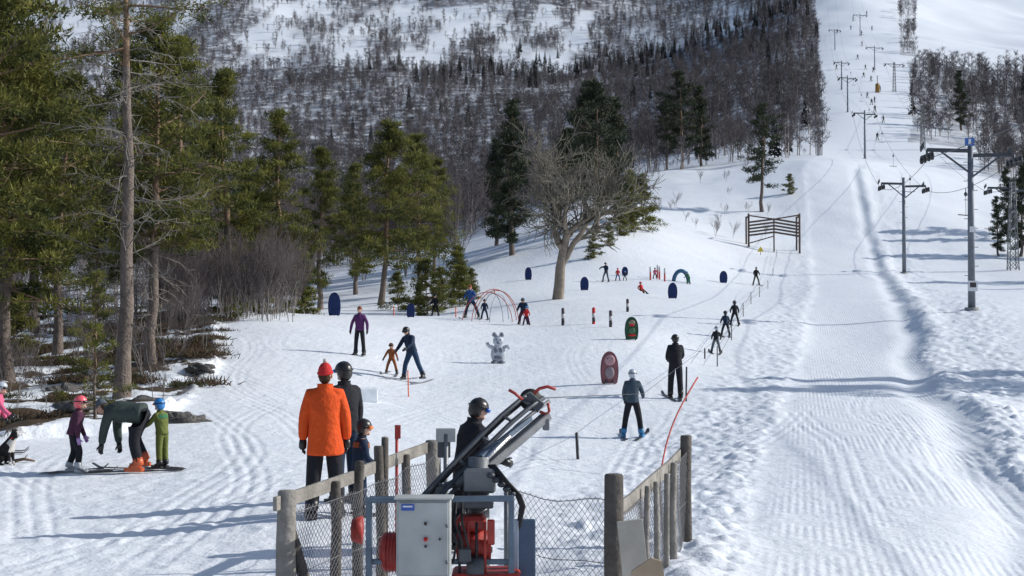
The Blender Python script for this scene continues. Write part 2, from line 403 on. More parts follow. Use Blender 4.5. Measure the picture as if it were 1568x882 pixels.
    if skis:
        L=H*(.85 if kid else .95)
        for sd_ in 'RL':
            a=(J['an'+sd_]-base)@Rz.T+g;t=(J['to'+sd_]-base)@Rz.T+g
            fd=t-a;fd[2]=0;fd/=np.linalg.norm(fd);pp=np.array([-fd[1],fd[0],0])
            ts=np.linspace(-.45,.55,14);VV=[]
            c=a+fd*.03*H
            for t_ in ts:
                p=c+fd*t_*L;z=float(ground(np.array([p[0]]),np.array([p[1]]))[0])+.022
                if t_>.46:z+=((t_-.46)/.09)**2*.07
                w_=.036+.012*abs(t_)*2
                if t_>.5:w_*=.6
                for q,e in((-1,0),(1,0),(1,1),(-1,1)): VV.append(p*np.array([1,1,0])+pp*q*w_+np.array([0,0,z+e*.012]))
            FF=[]
            for i in range(len(ts)-1):
                for j in range(4): FF.append((i*4+j,i*4+(j+1)%4,(i+1)*4+(j+1)%4,(i+1)*4+j))
            FF+= [(0,1,2,3),tuple(4*(len(ts)-1)+k for k in(3,2,1,0))]
            mb.add(VV,FF,skis,False)
    return mb.obj(name,g)
orange=cl('orange',(.68,.085,.015));blk=cl('black',(.016,.017,.022));nav=cl('navy',(.015,.03,.06));pur=cl('purple',(.10,.03,.12));dgreen=cl('grey_green',(.045,.06,.055))
lime=cl('green_yellow',(.12,.14,.035));pink=cl('pink',(.6,.12,.22));brown=cl('rust',(.26,.085,.03));bluec=cl('blue',(.03,.09,.25));redc=cl('red',(.5,.03,.03));greyc=cl('grey',(.09,.11,.13));plum=cl('plum',(.07,.025,.05));greenc=cl('green',(.04,.15,.07))
pinkh=mat('pink_helmet',(.8,.13,.16),.35);blackh=mat('black_helmet',(.02,.018,.018),.3);blueh=mat('blue_helmet',(.03,.2,.5),.35);whiteh=mat('white_helmet',(.45,.5,.55),.35)
ogog=mat('orange_goggle',(.8,.2,.03),.15);bgog=mat('blue_goggle',(.02,.12,.5),.12);skib=mat('ski_black',(.04,.04,.045),.4);skir=mat('ski_topsheet',(.25,.25,.27),.4)
oboot=mat('orange_boot',(.5,.1,.03),.4);bboot=mat('blue_boot',(.04,.2,.4),.4);wboot=mat('white_boot',(.4,.42,.44),.4)
person('man_in_orange_parka',498,17.2,1.86,6,orange,blk,redc,dict(lean=0,uaR=(0,13),uaL=(0,13),faR=(10,3),faL=(6,3),hy=12),helmet=False,long=.1,pompom=mat('pompom',(.6,.55,.5),.9),fat=1.14,scarf=orange)
person('adult_with_black_helmet',531,18.6,1.84,40,blk,nav,blackh,dict(uaL=(20,10),faL=(50,4)),goggles=bgog,fat=1.02)
person('child_with_orange_goggles',551,17.6,1.22,-70,nav,nav,blackh,dict(hp=5,faR=(60,5),faL=(60,5)),goggles=ogog,kid=True,bib=brown,gloves=bluec)
person('lift_attendant',712,15.4,1.66,-60,blk,blk,blackh,dict(lean=12,hp=12,faR=(70,0),faL=(70,0)),goggles=bgog,fat=1.08)
person('child_in_pink_helmet',114,23,1.28,-75,plum,blk,pinkh,dict(lean=14,thR=(22,5),thL=(4,5),shR=(-6,3),shL=(-20,3),uaR=(-6,12),faR=(10,3),hp=-8),kid=True,skis=skib,boots=wboot,gloves=mat('lilac_glove',(.4,.25,.5),.8))
person('adult_bending_over',218,23,1.8,82,dgreen,blk,greyc,dict(lean=86,thR=(26,7),thL=(12,9),shR=(-26,3),shL=(-16,3),uaR=(6,4),uaL=(16,4),faR=(-8,2),faL=(8,2),hp=0,hy=20),helmet=False,boots=oboot,skis=skib,fat=1.18)
person('child_in_blue_helmet',250,23.2,1.16,60,lime,lime,blueh,dict(uaL=(40,8),faL=(70,0),lean=8),kid=True,skis=skib,goggles=ogog,bib=greenc)
person('child_in_pink_jacket',-9,25.5,1.3,-80,pink,blk,whiteh,dict(lean=15,uaR=(30,10),faR=(50,5)),kid=True,skis=skib)
person('ski_instructor',634,44.2,1.74,150,nav,cl('blue_dark',(.02,.05,.1)),blackh,dict(lean=18,side=6,thR=(16,14),thL=(10,26),shR=(-8,12),shL=(-8,24),uaR=(30,14),uaL=(35,10),faR=(60,-10),faL=(60,-12),hp=18),skis=skir)
person('child_in_rust_suit',600,45,1.02,172,brown,brown,cl('rusthat',(.12,.06,.04)),dict(lean=12,thR=(14,18),thL=(12,20),shR=(-6,12),shL=(-6,12),uaR=(10,30),uaL=(10,28),faR=(30,20),faL=(30,20)),kid=True,skis=skir,boots=dark)
person('adult_in_purple_jacket',551,48,1.66,165,pur,blk,cl('hatbrown',(.2,.07,.04)),dict(lean=0,uaR=(2,26),uaL=(2,26),faR=(12,6),faL=(12,4)),helmet=False,boots=dark)
person('skier_on_lift',968,32,1.52,-8,cl('slate',(.05,.075,.1)),blk,whiteh,dict(thR=(6,12),thL=(6,12),shR=(-4,8),shL=(-4,8),uaR=(20,18),faR=(70,0),uaL=(10,12),faL=(40,-6)),skis=skib,boots=bboot)
person('skier_in_black',1034,40,1.78,0,blk,blk,blackh,dict(thR=(5,5),thL=(5,5),uaR=(25,8),faR=(80,-10),uaL=(20,8),faL=(70,-10)),skis=skib,fat=1.12)
kp=dict(lean=10,thR=(16,16),thL=(16,16),shR=(-8,12),shL=(-8,12),uaR=(25,20),faR=(60,0),uaL=(25,20),faL=(60,0))
def km(**k): q=dict(kp);q.update(k);return q
person('child_skier',1096,58,1.17,-5,blk,greyc,whiteh,km(side=5),kid=True,skis=skib)
person('child_skier',1111,64,1.2,0,nav,blk,blackh,kp,kid=True,skis=skib)
person('child_skier',1125,69,1.25,-5,blk,blk,blackh,kp,kid=True,skis=skib)
person('skier',1158,120,1.55,180,blk,cl('olive',(.07,.08,.03)),blackh,kp,skis=skib)
person('adult_in_blue_jacket',723,72,1.72,170,bluec,nav,cl('hatred',(.3,.08,.04)),km(lean=20,thL=(10,26),shL=(-5,20)),helmet=False,skis=skir)
person('child_skier',742,71,1.05,180,nav,nav,blackh,kp,kid=True,skis=skir)
person('child_skier',667,80,1.3,160,blk,blk,blackh,kp,kid=True)
person('adult_with_child',802,68,1.5,170,nav,plum,greyc,km(lean=35,thR=(45,12),thL=(45,12),shR=(-25,10),shL=(-25,10)),helmet=True,fat=1.15)
person('child_skier',806,67.2,.95,180,redc,plum,blueh,kp,kid=True)
sit=km(lean=-10,thR=(85,12),thL=(80,12),shR=(60,5),shL=(55,5),uaR=(-30,20),uaL=(-20,20))
person('child_sitting_in_snow',985,95,1.2,-150,redc,brown,pinkh,sit,kid=True)
person('skier',928,110,1.55,150,nav,greyc,blackh,km(uaR=(60,60)))
person('child_skier',946,111,1.05,180,redc,bluec,pinkh,kp,kid=True)
person('child_skier',957,111,.8,180,nav,nav,blueh,kp,kid=True)
person('child_skier',1055,112,1.1,120,greenc,greenc,blueh,km(lean=30),kid=True)
person('child_skier',1003,113,.95,180,pink,nav,blackh,kp,kid=True)
rp=person('skier',1337,372,1.75,0,blk,blk,blackh,kp,skis=skib)
for (u,d,s) in [(1342,350,1.1),(1330,395,1),(1341,380,1.),(1323,610,1.3),(1306,690,1.3),(1303,800,1.4),(1336,455,1.1),(1322,640,1.3),(1355,330,1),(1328,520,1.1),(1309,730,1.4),(1316,560,1.2),(1340,500,1.2),(1345,300,1),(1312,860,1.5),(1330,750,1.4),(1350,420,1.1),(1338,670,1.3),(1285,660,1.3),(1283,520,1.2),(1325,470,1.1)]:
    g=G(u,d);place(rp.data,'skier',g,random.random()*6,s)
def dog(u,d,yaw,s):
    V=[(0,-.22,.24),(0,-.08,.36),(0,.06,.46),(0,.13,.6),(0,.2,.69),(0,.31,.66),(.07,.08,.3),(.075,.1,.14),(.075,.11,.03),(.075,.17,.02),(-.07,.08,.3),(-.075,.1,.14),(-.075,.11,.03),(-.075,.17,.02),
       (.1,-.16,.16),(.12,.0,.2),(.11,-.12,.04),(.11,.02,.025),(-.1,-.16,.16),(-.12,.0,.2),(-.11,-.12,.04),(-.11,.02,.025),(0,-.34,.1),(0,-.46,.05),(.055,.15,.8),(-.055,.15,.8)]
    Ed=[(0,1),(1,2),(2,3),(3,4),(4,5),(2,6),(6,7),(7,8),(8,9),(2,10),(10,11),(11,12),(12,13),(0,14),(14,15),(15,16),(16,17),(0,18),(18,19),(19,20),(20,21),(0,22),(22,23),(4,24),(4,25)]
    Rr=[.12,.125,.125,.075,.075,.035,.055,.032,.028,.028,.055,.032,.028,.028,.09,.06,.03,.03,.09,.06,.03,.03,.04,.03,.016,.016]
    vv,ff=skinned(V,Ed,Rr);mb=MB();fb=mat('dog_black_fur',(.02,.018,.018),.9,0,.3,20,.8,60);fw_=mat('dog_white_fur',(.55,.53,.5),.9,0,.15,20,.8,60)
    cen=np.array([vv[list(f)].mean(0) for f in ff]);wm=((cen[:,1]>.1)&(cen[:,2]>.28)&(cen[:,2]<.6))|(cen[:,2]<.1)&(cen[:,1]>0)|((cen[:,1]>.25)&(cen[:,2]>.6))
    mb.v.append(vv);mb.n=len(vv)
    for m_,k in((fb,False),(fw_,True)):
        fs=[f for f,q in zip(ff,wm) if bool(q)==k];i=mb.mi(m_);mb.f.extend(fs);mb.m.extend([i]*len(fs));mb.sm.extend([True]*len(fs));mb.shade.extend([.5]*len(fs))
    mb.ball((0,.345,.665),(.016,.014,.013),dark,seg=8,ring=5)
    for sx in(-1,1): mb.ball((sx*.035,.255,.715),(.01,.01,.01),dark,seg=6,ring=4)
    mb.tube([(.078*math.cos(t),.14+.06*math.sin(t),.6+.03*math.sin(t)) for t in np.linspace(0,6.283,14)],.012,redc,6)
    g=G(u,d);place(mb.mesh('dog'),'dog',g-np.array([0,0,.01]),math.radians(yaw),s)
dog(13,24,-100,.78)
g=G(38,24.3);mb=MB();mb.tube([g+[-.16,0,.03],g+[0,.03,.06],g+[.2,0,.03]],[.03,.026,.015],bark_up,8);mb.tube([g+[0,.03,.06],g+[.08,-.02,.14]],[.014,.006],bark_up,6);mb.obj('broken_branch',g)
# ------------------------------------------------------------ TERRAIN MESH
front=np.linspace(-.45,.45,560); back=np.linspace(.45,2*math.pi-.45,72)[1:-1]
azs=np.concatenate([front,back])
rs=np.concatenate([np.exp(np.linspace(math.log(.8),math.log(12),16))[:-1],np.exp(np.linspace(math.log(12),math.log(80),430))[:-1],np.exp(np.linspace(math.log(80),math.log(400),260))[:-1],np.exp(np.linspace(math.log(400),math.log(1500),170))[:-1],np.exp(np.linspace(math.log(1500),math.log(5000),14))])
AZ,RR=np.meshgrid(azs,rs)
X=(RR*np.sin(AZ)).ravel();Y=(RR*np.cos(AZ)).ravel()
Z=ground(X,Y,True)
nr,na=len(rs),len(azs)
i=np.arange(nr-1)[:,None];j=np.arange(na)[None];j2=(j+1)%na
Q=np.stack([i*na+j,i*na+j2,(i+1)*na+j2,(i+1)*na+j],-1).reshape(-1,4)[:,::-1]
nv=nr*na
V=np.c_[X,Y,Z];V=np.r_[V,[[0,0,-2.5]]]
tri=[(nv,(k+1)%na,k) for k in range(na)]
me=bpy.data.meshes.new('snow_ground')
me.vertices.add(nv+1);me.vertices.foreach_set('co',V.ravel())
loops=np.concatenate([Q.ravel(),np.array(tri).ravel()]).astype(np.int32)
me.loops.add(len(loops));me.loops.foreach_set('vertex_index',loops)
ls=np.concatenate([np.arange(len(Q))*4,len(Q)*4+np.arange(len(tri))*3]).astype(np.int32)
me.polygons.add(len(ls));me.polygons.foreach_set('loop_start',ls)
me.update(calc_edges=True);me.validate()
me.polygons.foreach_set('use_smooth',np.ones(len(me.polygons),bool))
uu=upix(X,Y);rr_=RR.ravel()
xl=(np.interp(rr_,LR,LU)-CU)/F*Y;xr=(np.interp(rr_,LR,RU)-CU)/F*Y
groom=sm(X-xl,-.1,.5)*sm(xr-X,-.1,.5)*sm(Y,5,12)*(1-sm(rr_,200,260))
forest=np.clip(fdens(uu,rr_,X,Y),0,1)
for nm,a in(('groom',groom),('brush',brushmask(uu,rr_)),('forest',forest),('lane',X-.205*Y)):
    at=me.attributes.new(nm,'FLOAT','POINT');at.data.foreach_set('value',np.r_[a,[0]].astype(np.float32))
ter=bpy.data.objects.new('snow_ground',me);col.objects.link(ter)
m=bpy.data.materials.new('snow');m.use_nodes=True;N=m.node_tree.nodes;L=m.node_tree.links;b=N['Principled BSDF']
b.inputs['Roughness'].default_value=.5;b.inputs['Specular IOR Level'].default_value=.3
def noise(s,det=4,vec=None,ro=.5):
    q=N.new('ShaderNodeTexNoise');q.inputs['Scale'].default_value=s;q.inputs['Detail'].default_value=det;q.inputs['Roughness'].default_value=ro
    L.new(vec or tc.outputs['Object'],q.inputs['Vector']);return q.outputs['Fac']
def attr(nm): q=N.new('ShaderNodeAttribute');q.attribute_name=nm;return q.outputs['Fac']
def mth(op,a,c,d=None):
    q=N.new('ShaderNodeMath');q.operation=op
    for k,val in enumerate((a,c)+((d,) if d is not None else ())):
        if isinstance(val,(int,float)): q.inputs[k].default_value=val
        else: L.new(val,q.inputs[k])
    return q.outputs[0]
def mix(f,a,c):
    q=N.new('ShaderNodeMix');q.data_type='RGBA'
    if isinstance(f,(int,float)): q.inputs[0].default_value=f
    else: L.new(f,q.inputs[0])
    for k,val in((6,a),(7,c)):
        if isinstance(val,tuple): q.inputs[k].default_value=(*val,1)
        else: L.new(val,q.inputs[k])
    return q.outputs[2]
def ramp(v,a,c):
    q=N.new('ShaderNodeMapRange');q.interpolation_type='SMOOTHSTEP';q.inputs[1].default_value=a;q.inputs[2].default_value=c;L.new(v,q.inputs[0]);return q.outputs[0]
tc=N.new('ShaderNodeTexCoord')
base=mix(noise(.5,6),(.75,.80,.86),(.83,.86,.89))
dirt=mth('MULTIPLY',ramp(noise(14,3),.70,.76),ramp(noise(.25,3),.48,.62))
base=mix(mth('MULTIPLY',dirt,.5),base,(.25,.22,.18))
br=mth('MULTIPLY',attr('brush'),ramp(noise(.55,7,ro=.62),.50,.54))
brc=mix(noise(9,5),(.02,.016,.012),(.13,.09,.055))
c1=mix(br,base,brc)
fo=mth('MULTIPLY',ramp(attr('forest'),.1,.9),ramp(noise(.13,8,ro=.74),.36,.54))
foc=mix(noise(.4,6),(.05,.048,.055),(.17,.16,.17))
c2=mix(mth('MULTIPLY',fo,.88),c1,foc)
L.new(c2,b.inputs['Base Color'])
cord=mth('MULTIPLY',mth('SINE',mth('MULTIPLY',attr('lane'),58.),0),mth('MULTIPLY',attr('groom'),ramp(noise(.6,3),.38,.62)))
mp=N.new('ShaderNodeMapping');mp.inputs['Rotation'].default_value=(0,0,.2);mp.inputs['Scale'].default_value=(7,.5,1);L.new(tc.outputs['Object'],mp.inputs['Vector'])
h=mth('ADD',mth('MULTIPLY',cord,.0035),mth('ADD',mth('MULTIPLY',noise(2.6,6,ro=.62),.075),mth('MULTIPLY',noise(20,4),.011)))
h=mth('ADD',h,mth('MULTIPLY',noise(1,4,mp.outputs[0]),.012))
h=mth('ADD',h,mth('MULTIPLY',br,.08))
bp=N.new('ShaderNodeBump');bp.inputs['Strength'].default_value=.75;bp.inputs['Distance'].default_value=1;L.new(h,bp.inputs['Height']);L.new(bp.outputs[0],b.inputs['Normal'])
me.materials.append(m)
# ------------------------------------------------------------ TREES
def rotz(a): return np.array([math.cos(a),math.sin(a),0])
def pine(seed,H,cs,cw,nl=55,cl_n=8,tn=45,deadn=0,nl_len=.22,nw=.03,crad=.42,needm=None,tr=.017,shape=1.0):
    R=np.random.default_rng(seed);mb=MB();needm=needm or needle
    k=12;zz=np.linspace(0,H,k);off=np.cumsum(R.normal(0,H*.006,(k,2)),0);off[0]=0
    P=np.c_[off,zz];P[0,2]=-.4
    rad=np.interp(zz/H,[0,.04,.5,1],[tr*1.35,tr,tr*.62,tr*.1])*H
    q=max(2,int(k*max(cs,.35)))
    mb.tube(P[:q+1],rad[:q+1],bark_pine,10,False);mb.tube(P[q:],rad[q:],bark_up,8,False)
    def at(z): return np.array([np.interp(z,zz,P[:,0]),np.interp(z,zz,P[:,1]),z])
    S=[];Ee=[];R0=[];R1=[];C=[];CR=[];CS=[]
    lob=R.uniform(0,6.28)
    for i in range(nl):
        t=(i+R.random())/nl; z=H*(cs+(1-cs)*t*.985)
        prof=(math.sin(math.pi*min(1,.2+.78*t**shape)))**.75
        az=R.uniform(0,6.28); Ln=cw*prof*R.uniform(.5,1.15)*(1+.22*math.sin(2*az+lob+t*5))+.12
        el=math.radians(-8+55*t**1.5+R.normal(0,9));p=at(z)
        dr=rotz(az)*math.cos(el)+np.array([0,0,math.sin(el)])
        prev=p;ns=4;pts=[p]
        for s_ in range(ns):
            dr=dr+np.array([0,0,.10])+R.normal(0,.1,3);dr/=np.linalg.norm(dr)
            nx=prev+dr*Ln/ns;S.append(prev);Ee.append(nx);rr=.012*Ln+.012;R0.append(rr*(1-s_/ns)+.006);R1.append(rr*(1-(s_+1)/ns)+.006);pts.append(nx);prev=nx
        pts=np.array(pts)
        m_=max(2,int(cl_n*(.4+.6*prof)))
        for c in range(m_):
            f=1-R.random()**1.4*.68;pp=pts[int(f*(ns-.01))]*(1-(f*ns)%1)+pts[min(ns,int(f*(ns-.01))+1)]*((f*ns)%1)
            tw=pp+R.normal(0,1,3)*np.array([1,1,.45])*Ln*.17*(1.2-f*.3)
            S.append(pp);Ee.append(tw);R0.append(.014);R1.append(.006)
            C.append(tw);CR.append(crad*R.uniform(.55,1.15));CS.append(np.clip(R.normal(.45,.2),0,1))
    mb.prisms(S,Ee,np.array(R0),np.array(R1),bark_up if needm is needle else bark_pine)
    if deadn:
        S=[];Ee=[];R0=[]
        for i in range(deadn):
            z=H*R.uniform(.12,max(cs+.25,.5));p=at(z);az=R.uniform(0,6.28);Ln=R.uniform(.4,1.)*cw*.85
            dr=rotz(az)+np.array([0,0,R.uniform(-.1,.5)]);prev=p
            for s_ in range(5):
                dr=dr+np.array([0,0,-.09])+R.normal(0,.16,3);dr/=np.linalg.norm(dr);nx=prev+dr*Ln/5
                S.append(prev);Ee.append(nx);R0.append(.024*(1-s_/5.5))
                for w in range(3):
                    S.append(nx);d2=dr+R.normal(0,.7,3);Ee.append(nx+d2*Ln*.13);R0.append(.009)
                prev=nx
        R0=np.array(R0);mb.prisms(S,Ee,R0,R0*.6,dead)
    C=np.array(C);CR=np.array(CR);CS=np.array(CS);nc=len(C)
    T=tn*nc;ci=np.repeat(np.arange(nc),tn)
    d=R.normal(0,1,(T,3));d/=np.linalg.norm(d,axis=1,keepdims=True)
    r=R.random(T)**.45
    o=d*r[:,None]*CR[ci][:,None]*np.array([1,1,.5])
    p=C[ci]+o
    dr=d*.8+np.array([0,0,.55])+R.normal(0,.5,(T,3));dr/=np.linalg.norm(dr,axis=1,keepdims=True)
    sd=np.cross(dr,R.normal(0,1,(T,3)));sd/=np.linalg.norm(sd,axis=1,keepdims=True)
    ln=nl_len*R.uniform(.6,1.2,T)[:,None]
    Vt=np.stack([p-sd*nw,p+sd*nw,p+dr*ln],1).reshape(-1,3)
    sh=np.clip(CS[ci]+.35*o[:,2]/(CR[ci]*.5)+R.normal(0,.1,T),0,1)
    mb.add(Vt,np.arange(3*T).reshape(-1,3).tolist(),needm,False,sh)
    return mb.mesh('pine_tree_mesh')
def addtree(me,name,u,d,rz=0,sc=1,sink=.05):
    g=G(u,d);g[2]-=sink;return place(me,name,g,rz,sc)
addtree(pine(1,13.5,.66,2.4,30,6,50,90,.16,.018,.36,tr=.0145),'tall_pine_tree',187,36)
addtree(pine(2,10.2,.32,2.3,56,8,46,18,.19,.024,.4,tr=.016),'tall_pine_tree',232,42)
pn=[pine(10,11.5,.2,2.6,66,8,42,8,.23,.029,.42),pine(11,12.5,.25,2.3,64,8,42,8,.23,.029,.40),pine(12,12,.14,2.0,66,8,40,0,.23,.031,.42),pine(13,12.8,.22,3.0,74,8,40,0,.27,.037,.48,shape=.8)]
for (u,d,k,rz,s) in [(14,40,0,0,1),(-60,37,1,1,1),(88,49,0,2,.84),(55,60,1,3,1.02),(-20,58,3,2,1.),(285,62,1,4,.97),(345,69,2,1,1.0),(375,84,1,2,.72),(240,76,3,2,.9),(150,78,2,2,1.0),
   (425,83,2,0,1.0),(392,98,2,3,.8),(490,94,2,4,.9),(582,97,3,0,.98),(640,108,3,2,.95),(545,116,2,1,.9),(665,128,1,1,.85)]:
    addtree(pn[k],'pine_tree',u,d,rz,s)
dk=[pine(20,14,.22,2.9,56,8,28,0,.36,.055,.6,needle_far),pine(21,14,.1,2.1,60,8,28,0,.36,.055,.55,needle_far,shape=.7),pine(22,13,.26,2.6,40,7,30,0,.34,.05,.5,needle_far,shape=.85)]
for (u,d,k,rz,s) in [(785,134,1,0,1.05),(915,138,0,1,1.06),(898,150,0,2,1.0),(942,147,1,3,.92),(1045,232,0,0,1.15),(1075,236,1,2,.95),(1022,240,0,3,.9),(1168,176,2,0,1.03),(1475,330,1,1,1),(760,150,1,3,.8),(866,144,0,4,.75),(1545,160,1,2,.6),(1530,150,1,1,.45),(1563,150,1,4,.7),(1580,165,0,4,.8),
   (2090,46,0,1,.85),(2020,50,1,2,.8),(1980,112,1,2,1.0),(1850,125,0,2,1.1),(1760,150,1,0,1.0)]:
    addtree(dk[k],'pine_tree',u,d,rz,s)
sp=[pine(30,3,.0,1.15,42,6,34,0,.16,.024,.26,shape=.35,tr=.014),pine(31,2.6,.0,.85,38,6,34,0,.14,.022,.22,shape=.35,tr=.014)]
for (u,d,k,s) in [(655,84,0,1.05),(676,88,1,1.),(703,90,0,.85),(640,80,1,.7),(462,72,1,1.05),(448,76,0,.7),(398,66,1,.85),(384,72,0,.9),(720,96,1,.8),(965,143,0,1.9),(985,150,0,1.7),(950,136,1,1.3),(1210,185,1,1.),(910,122,1,.9),(932,128,1,.8),(970,140,1,.7),(25,45,0,.9),(352,62,1,.8),(700,100,0,1.2),(610,90,0,.8)]:
    addtree(sp[k],'young_pine_tree',u,d,random.random()*6,s)
addtree(pine(33,3.1,.05,.62,30,4,36,4,.13,.012,.15,shape=.4,tr=.011),'young_pine_tree',146,30)
def bare(seed,H,r0,levels,spread,mt,mtw,minr=.012,stems=1,nb=(3,4),lean=.0,zig=.2,clear=0):
    R=np.random.default_rng(seed);mb=MB();big=[[],[],[],[]];sml=[[],[],[],[]]
    def grow(p,d,L,r,lv):
        ns=4 if lv<3 else 3
        for s_ in range(ns):
            d=d+R.normal(0,zig*.5,3)*(.4 if lv==0 else 1)+np.array([0,0,.06]);d/=np.linalg.norm(d);q=p+d*L/ns
            ra=r*(1-.4*s_/ns);rb=r*(1-.4*(s_+1)/ns);t=big if lv<2 else sml
            t[0].append(p);t[1].append(q);t[2].append(max(ra,minr));t[3].append(max(rb,minr*.7));p=q
            if lv<levels and (s_>clear or (lv>0)):
                for _ in range(1 if s_<ns-1 else R.integers(*nb)):
                    x=np.cross(d,R.normal(0,1,3));x/=np.linalg.norm(x);nd=d+x*spread*R.uniform(.6,1.3);nd/=np.linalg.norm(nd)
                    grow(p,nd,L*R.uniform(.5,.8),rb*.72,lv+1)
    for s_ in range(stems):
        a=R.uniform(0,6.28);d=np.array([0,0,1.])+rotz(a)*(.12 if stems>1 else 0)+np.array([lean,0,0]);grow(rotz(a)*.1*(stems>1)+np.array([0,0,-.3]),d/np.linalg.norm(d),H*.45,r0,0)
    mb.prisms(big[0],big[1],np.array(big[2]),np.array(big[3]),mt,7)
    mb.prisms(sml[0],sml[1],np.array(sml[2]),np.array(sml[3]),mtw,3)
    return mb.mesh('bare_tree_mesh')
oldm=mat('old_bark',(.24,.205,.165),.95,0,.35,3,.8,12,bdist=.05);oldt=mat('old_twigs',(.19,.175,.14),.95,0,.3,1,0)
bt=bare(47,10.5,.40,4,.85,oldm,oldt,.021,1,(3,5),zig=.42,clear=0)
co_=np.array([v.co for v in bt.vertices]);ext=np.percentile(np.abs(co_[:,0]-np.median(co_[:,0])),98);top=np.percentile(co_[:,2],99.7)
addtree(bt,'gnarled_bare_tree',853,85,.6,(3.6/ext,3.6/ext,10.4/top))
bm=[bare(50+i,6.5+i,.055,3,.5,birchb,twigm,.012,1+i%3,(3,5),zig=.12) for i in range(4)]
bf=[]
for i in range(4):
    R=np.random.default_rng(80+i);mb=MB();S=[];Ee=[];R0=[]
    for st in range(1+i%2):
        a=R.uniform(0,6.28);bs=rotz(a)*.3*(i%2);tip=bs+rotz(a)*R.uniform(0,.9)+np.array([0,0,5.6])
        mb.prisms([bs-np.array([0,0,.5])],[tip],np.array([.1]),np.array([.03]),birchb)
        for k in range(17):
            t=R.uniform(.2,.99);p=bs+(tip-bs)*t;a2=R.uniform(0,6.28);Ln=2.1*math.sin(math.pi*(.22+.62*t))*R.uniform(.5,1.1);e=p+rotz(a2)*Ln*.75+np.array([0,0,Ln*.6])
            S.append(p);Ee.append(e);R0.append(.035)
            for q in range(5):
                f=R.uniform(.35,1);p2=p+(e-p)*f;S.append(p2);Ee.append(p2+R.normal(0,.42,3)+np.array([0,0,.3]));R0.append(.03)
    R0=np.array(R0);mb.prisms(S,Ee,R0,R0*.6,twigf);bf.append(mb.mesh('birch_far'))
def spruce(seed,H=11,w=1.9):
    R=np.random.default_rng(seed);V=[];Fc=[];mb=MB();mb.tube([(0,0,-.5),(0,0,H)],[.16,.02],bark_pine,5,False)
    nl=22
    for i in range(nl):
        z=H*(.06+.92*i/nl);rr=w*(1-i/nl)**.85+.1;kk=9
        for j in range(kk):
            a=R.uniform(0,6.28);L_=rr*R.uniform(.65,1.15);d=rotz(a);s_=np.array([-d[1],d[0],0])
            o=len(V);V+=[np.array([0,0,z+.25]),np.array([0,0,z+.2])+d*L_*.55+s_*L_*.28,np.array([0,0,z-L_*.25])+d*L_,np.array([0,0,z+.2])+d*L_*.55-s_*L_*.28]
            Fc.append((o,o+1,o+2,o+3))
    mb.add(V,Fc,sprucem,False);return mb.mesh('spruce_mesh')
spm=[spruce(1),spruce(2,9,1.6),spruce(3,12,1.7)]
def scatter(name,pts,meshes,smin,smax,seed):
    R=np.random.default_rng(seed);pc=bpy.data.collections.new(name+'_kinds')
    for k,mm in enumerate(meshes):
        o=bpy.data.objects.new(name+'_kind_%d'%k,mm);pc.objects.link(o)
    me=bpy.data.meshes.new(name);me.from_pydata(pts.tolist(),[],[])
    k=len(pts)
    a=me.attributes.new('rot','FLOAT','POINT');a.data.foreach_set('value',R.uniform(0,6.28,k).astype(np.float32))
    a=me.attributes.new('scl','FLOAT','POINT');a.data.foreach_set('value',R.uniform(smin,smax,k).astype(np.float32))
    a=me.attributes.new('idx','INT','POINT');a.data.foreach_set('value',R.integers(0,len(meshes),k).astype(np.int32))
    ob=bpy.data.objects.new(name,me);col.objects.link(ob)
    ng=bpy.data.node_groups.new(name,'GeometryNodeTree')
    ng.interface.new_socket('Geometry',in_out='INPUT',socket_type='NodeSocketGeometry');ng.interface.new_socket('Geometry',in_out='OUTPUT',socket_type='NodeSocketGeometry')
    N=ng.nodes;L=ng.links;gi=N.new('NodeGroupInput');go=N.new('NodeGroupOutput');ip=N.new('GeometryNodeInstanceOnPoints');ci=N.new('GeometryNodeCollectionInfo')
    ci.inputs['Collection'].default_value=pc;ci.inputs['Separate Children'].default_value=True;ci.inputs['Reset Children'].default_value=True
    def na_(nm,t): q=N.new('GeometryNodeInputNamedAttribute');q.data_type=t;q.inputs['Name'].default_value=nm;return q.outputs['Attribute']
    m2p=N.new('GeometryNodeMeshToPoints')
    L.new(gi.outputs[0],m2p.inputs['Mesh']);L.new(m2p.outputs[0],ip.inputs['Points']);L.new(ci.outputs[0],ip.inputs['Instance']);ip.inputs['Pick Instance'].default_value=True
    L.new(na_('idx','INT'),ip.inputs['Instance Index'])
    cx=N.new('ShaderNodeCombineXYZ');L.new(na_('rot','FLOAT'),cx.inputs[2]);L.new(cx.outputs[0],ip.inputs['Rotation'])
    L.new(na_('scl','FLOAT'),ip.inputs['Scale']);L.new(ip.outputs[0],go.inputs[0])
    md=ob.modifiers.new('g','NODES');md.node_group=ng;return ob
def sample(nn,r0,r1,a0,a1,pw,dens,seed):
    R=np.random.default_rng(seed);q=R.random(nn);r=(r0**pw+q*(r1**pw-r0**pw))**(1/pw);a=R.uniform(a0,a1,nn)
    x=r*np.sin(a);y=r*np.cos(a);u=upix(x,y);keep=R.random(nn)<dens(u,r,x,y);x=x[keep];y=y[keep]
    return np.c_[x,y,ground(x,y)]
scatter('distant_birch_forest',sample(27000,180,1380,-.43,.43,1.5,lambda u,r,x,y:np.clip(fdens(u,r,x,y),0,1),1),bf,.7,1.4,2)
scatter('birch_forest',sample(900,60,260,-.42,.42,1.6,lambda u,r,x,y:np.where((u<345)&(r>50)&(r<100),.25,fdens(u,r,x,y)*(r>92)*.9),3),bm,.6,1.15,4)
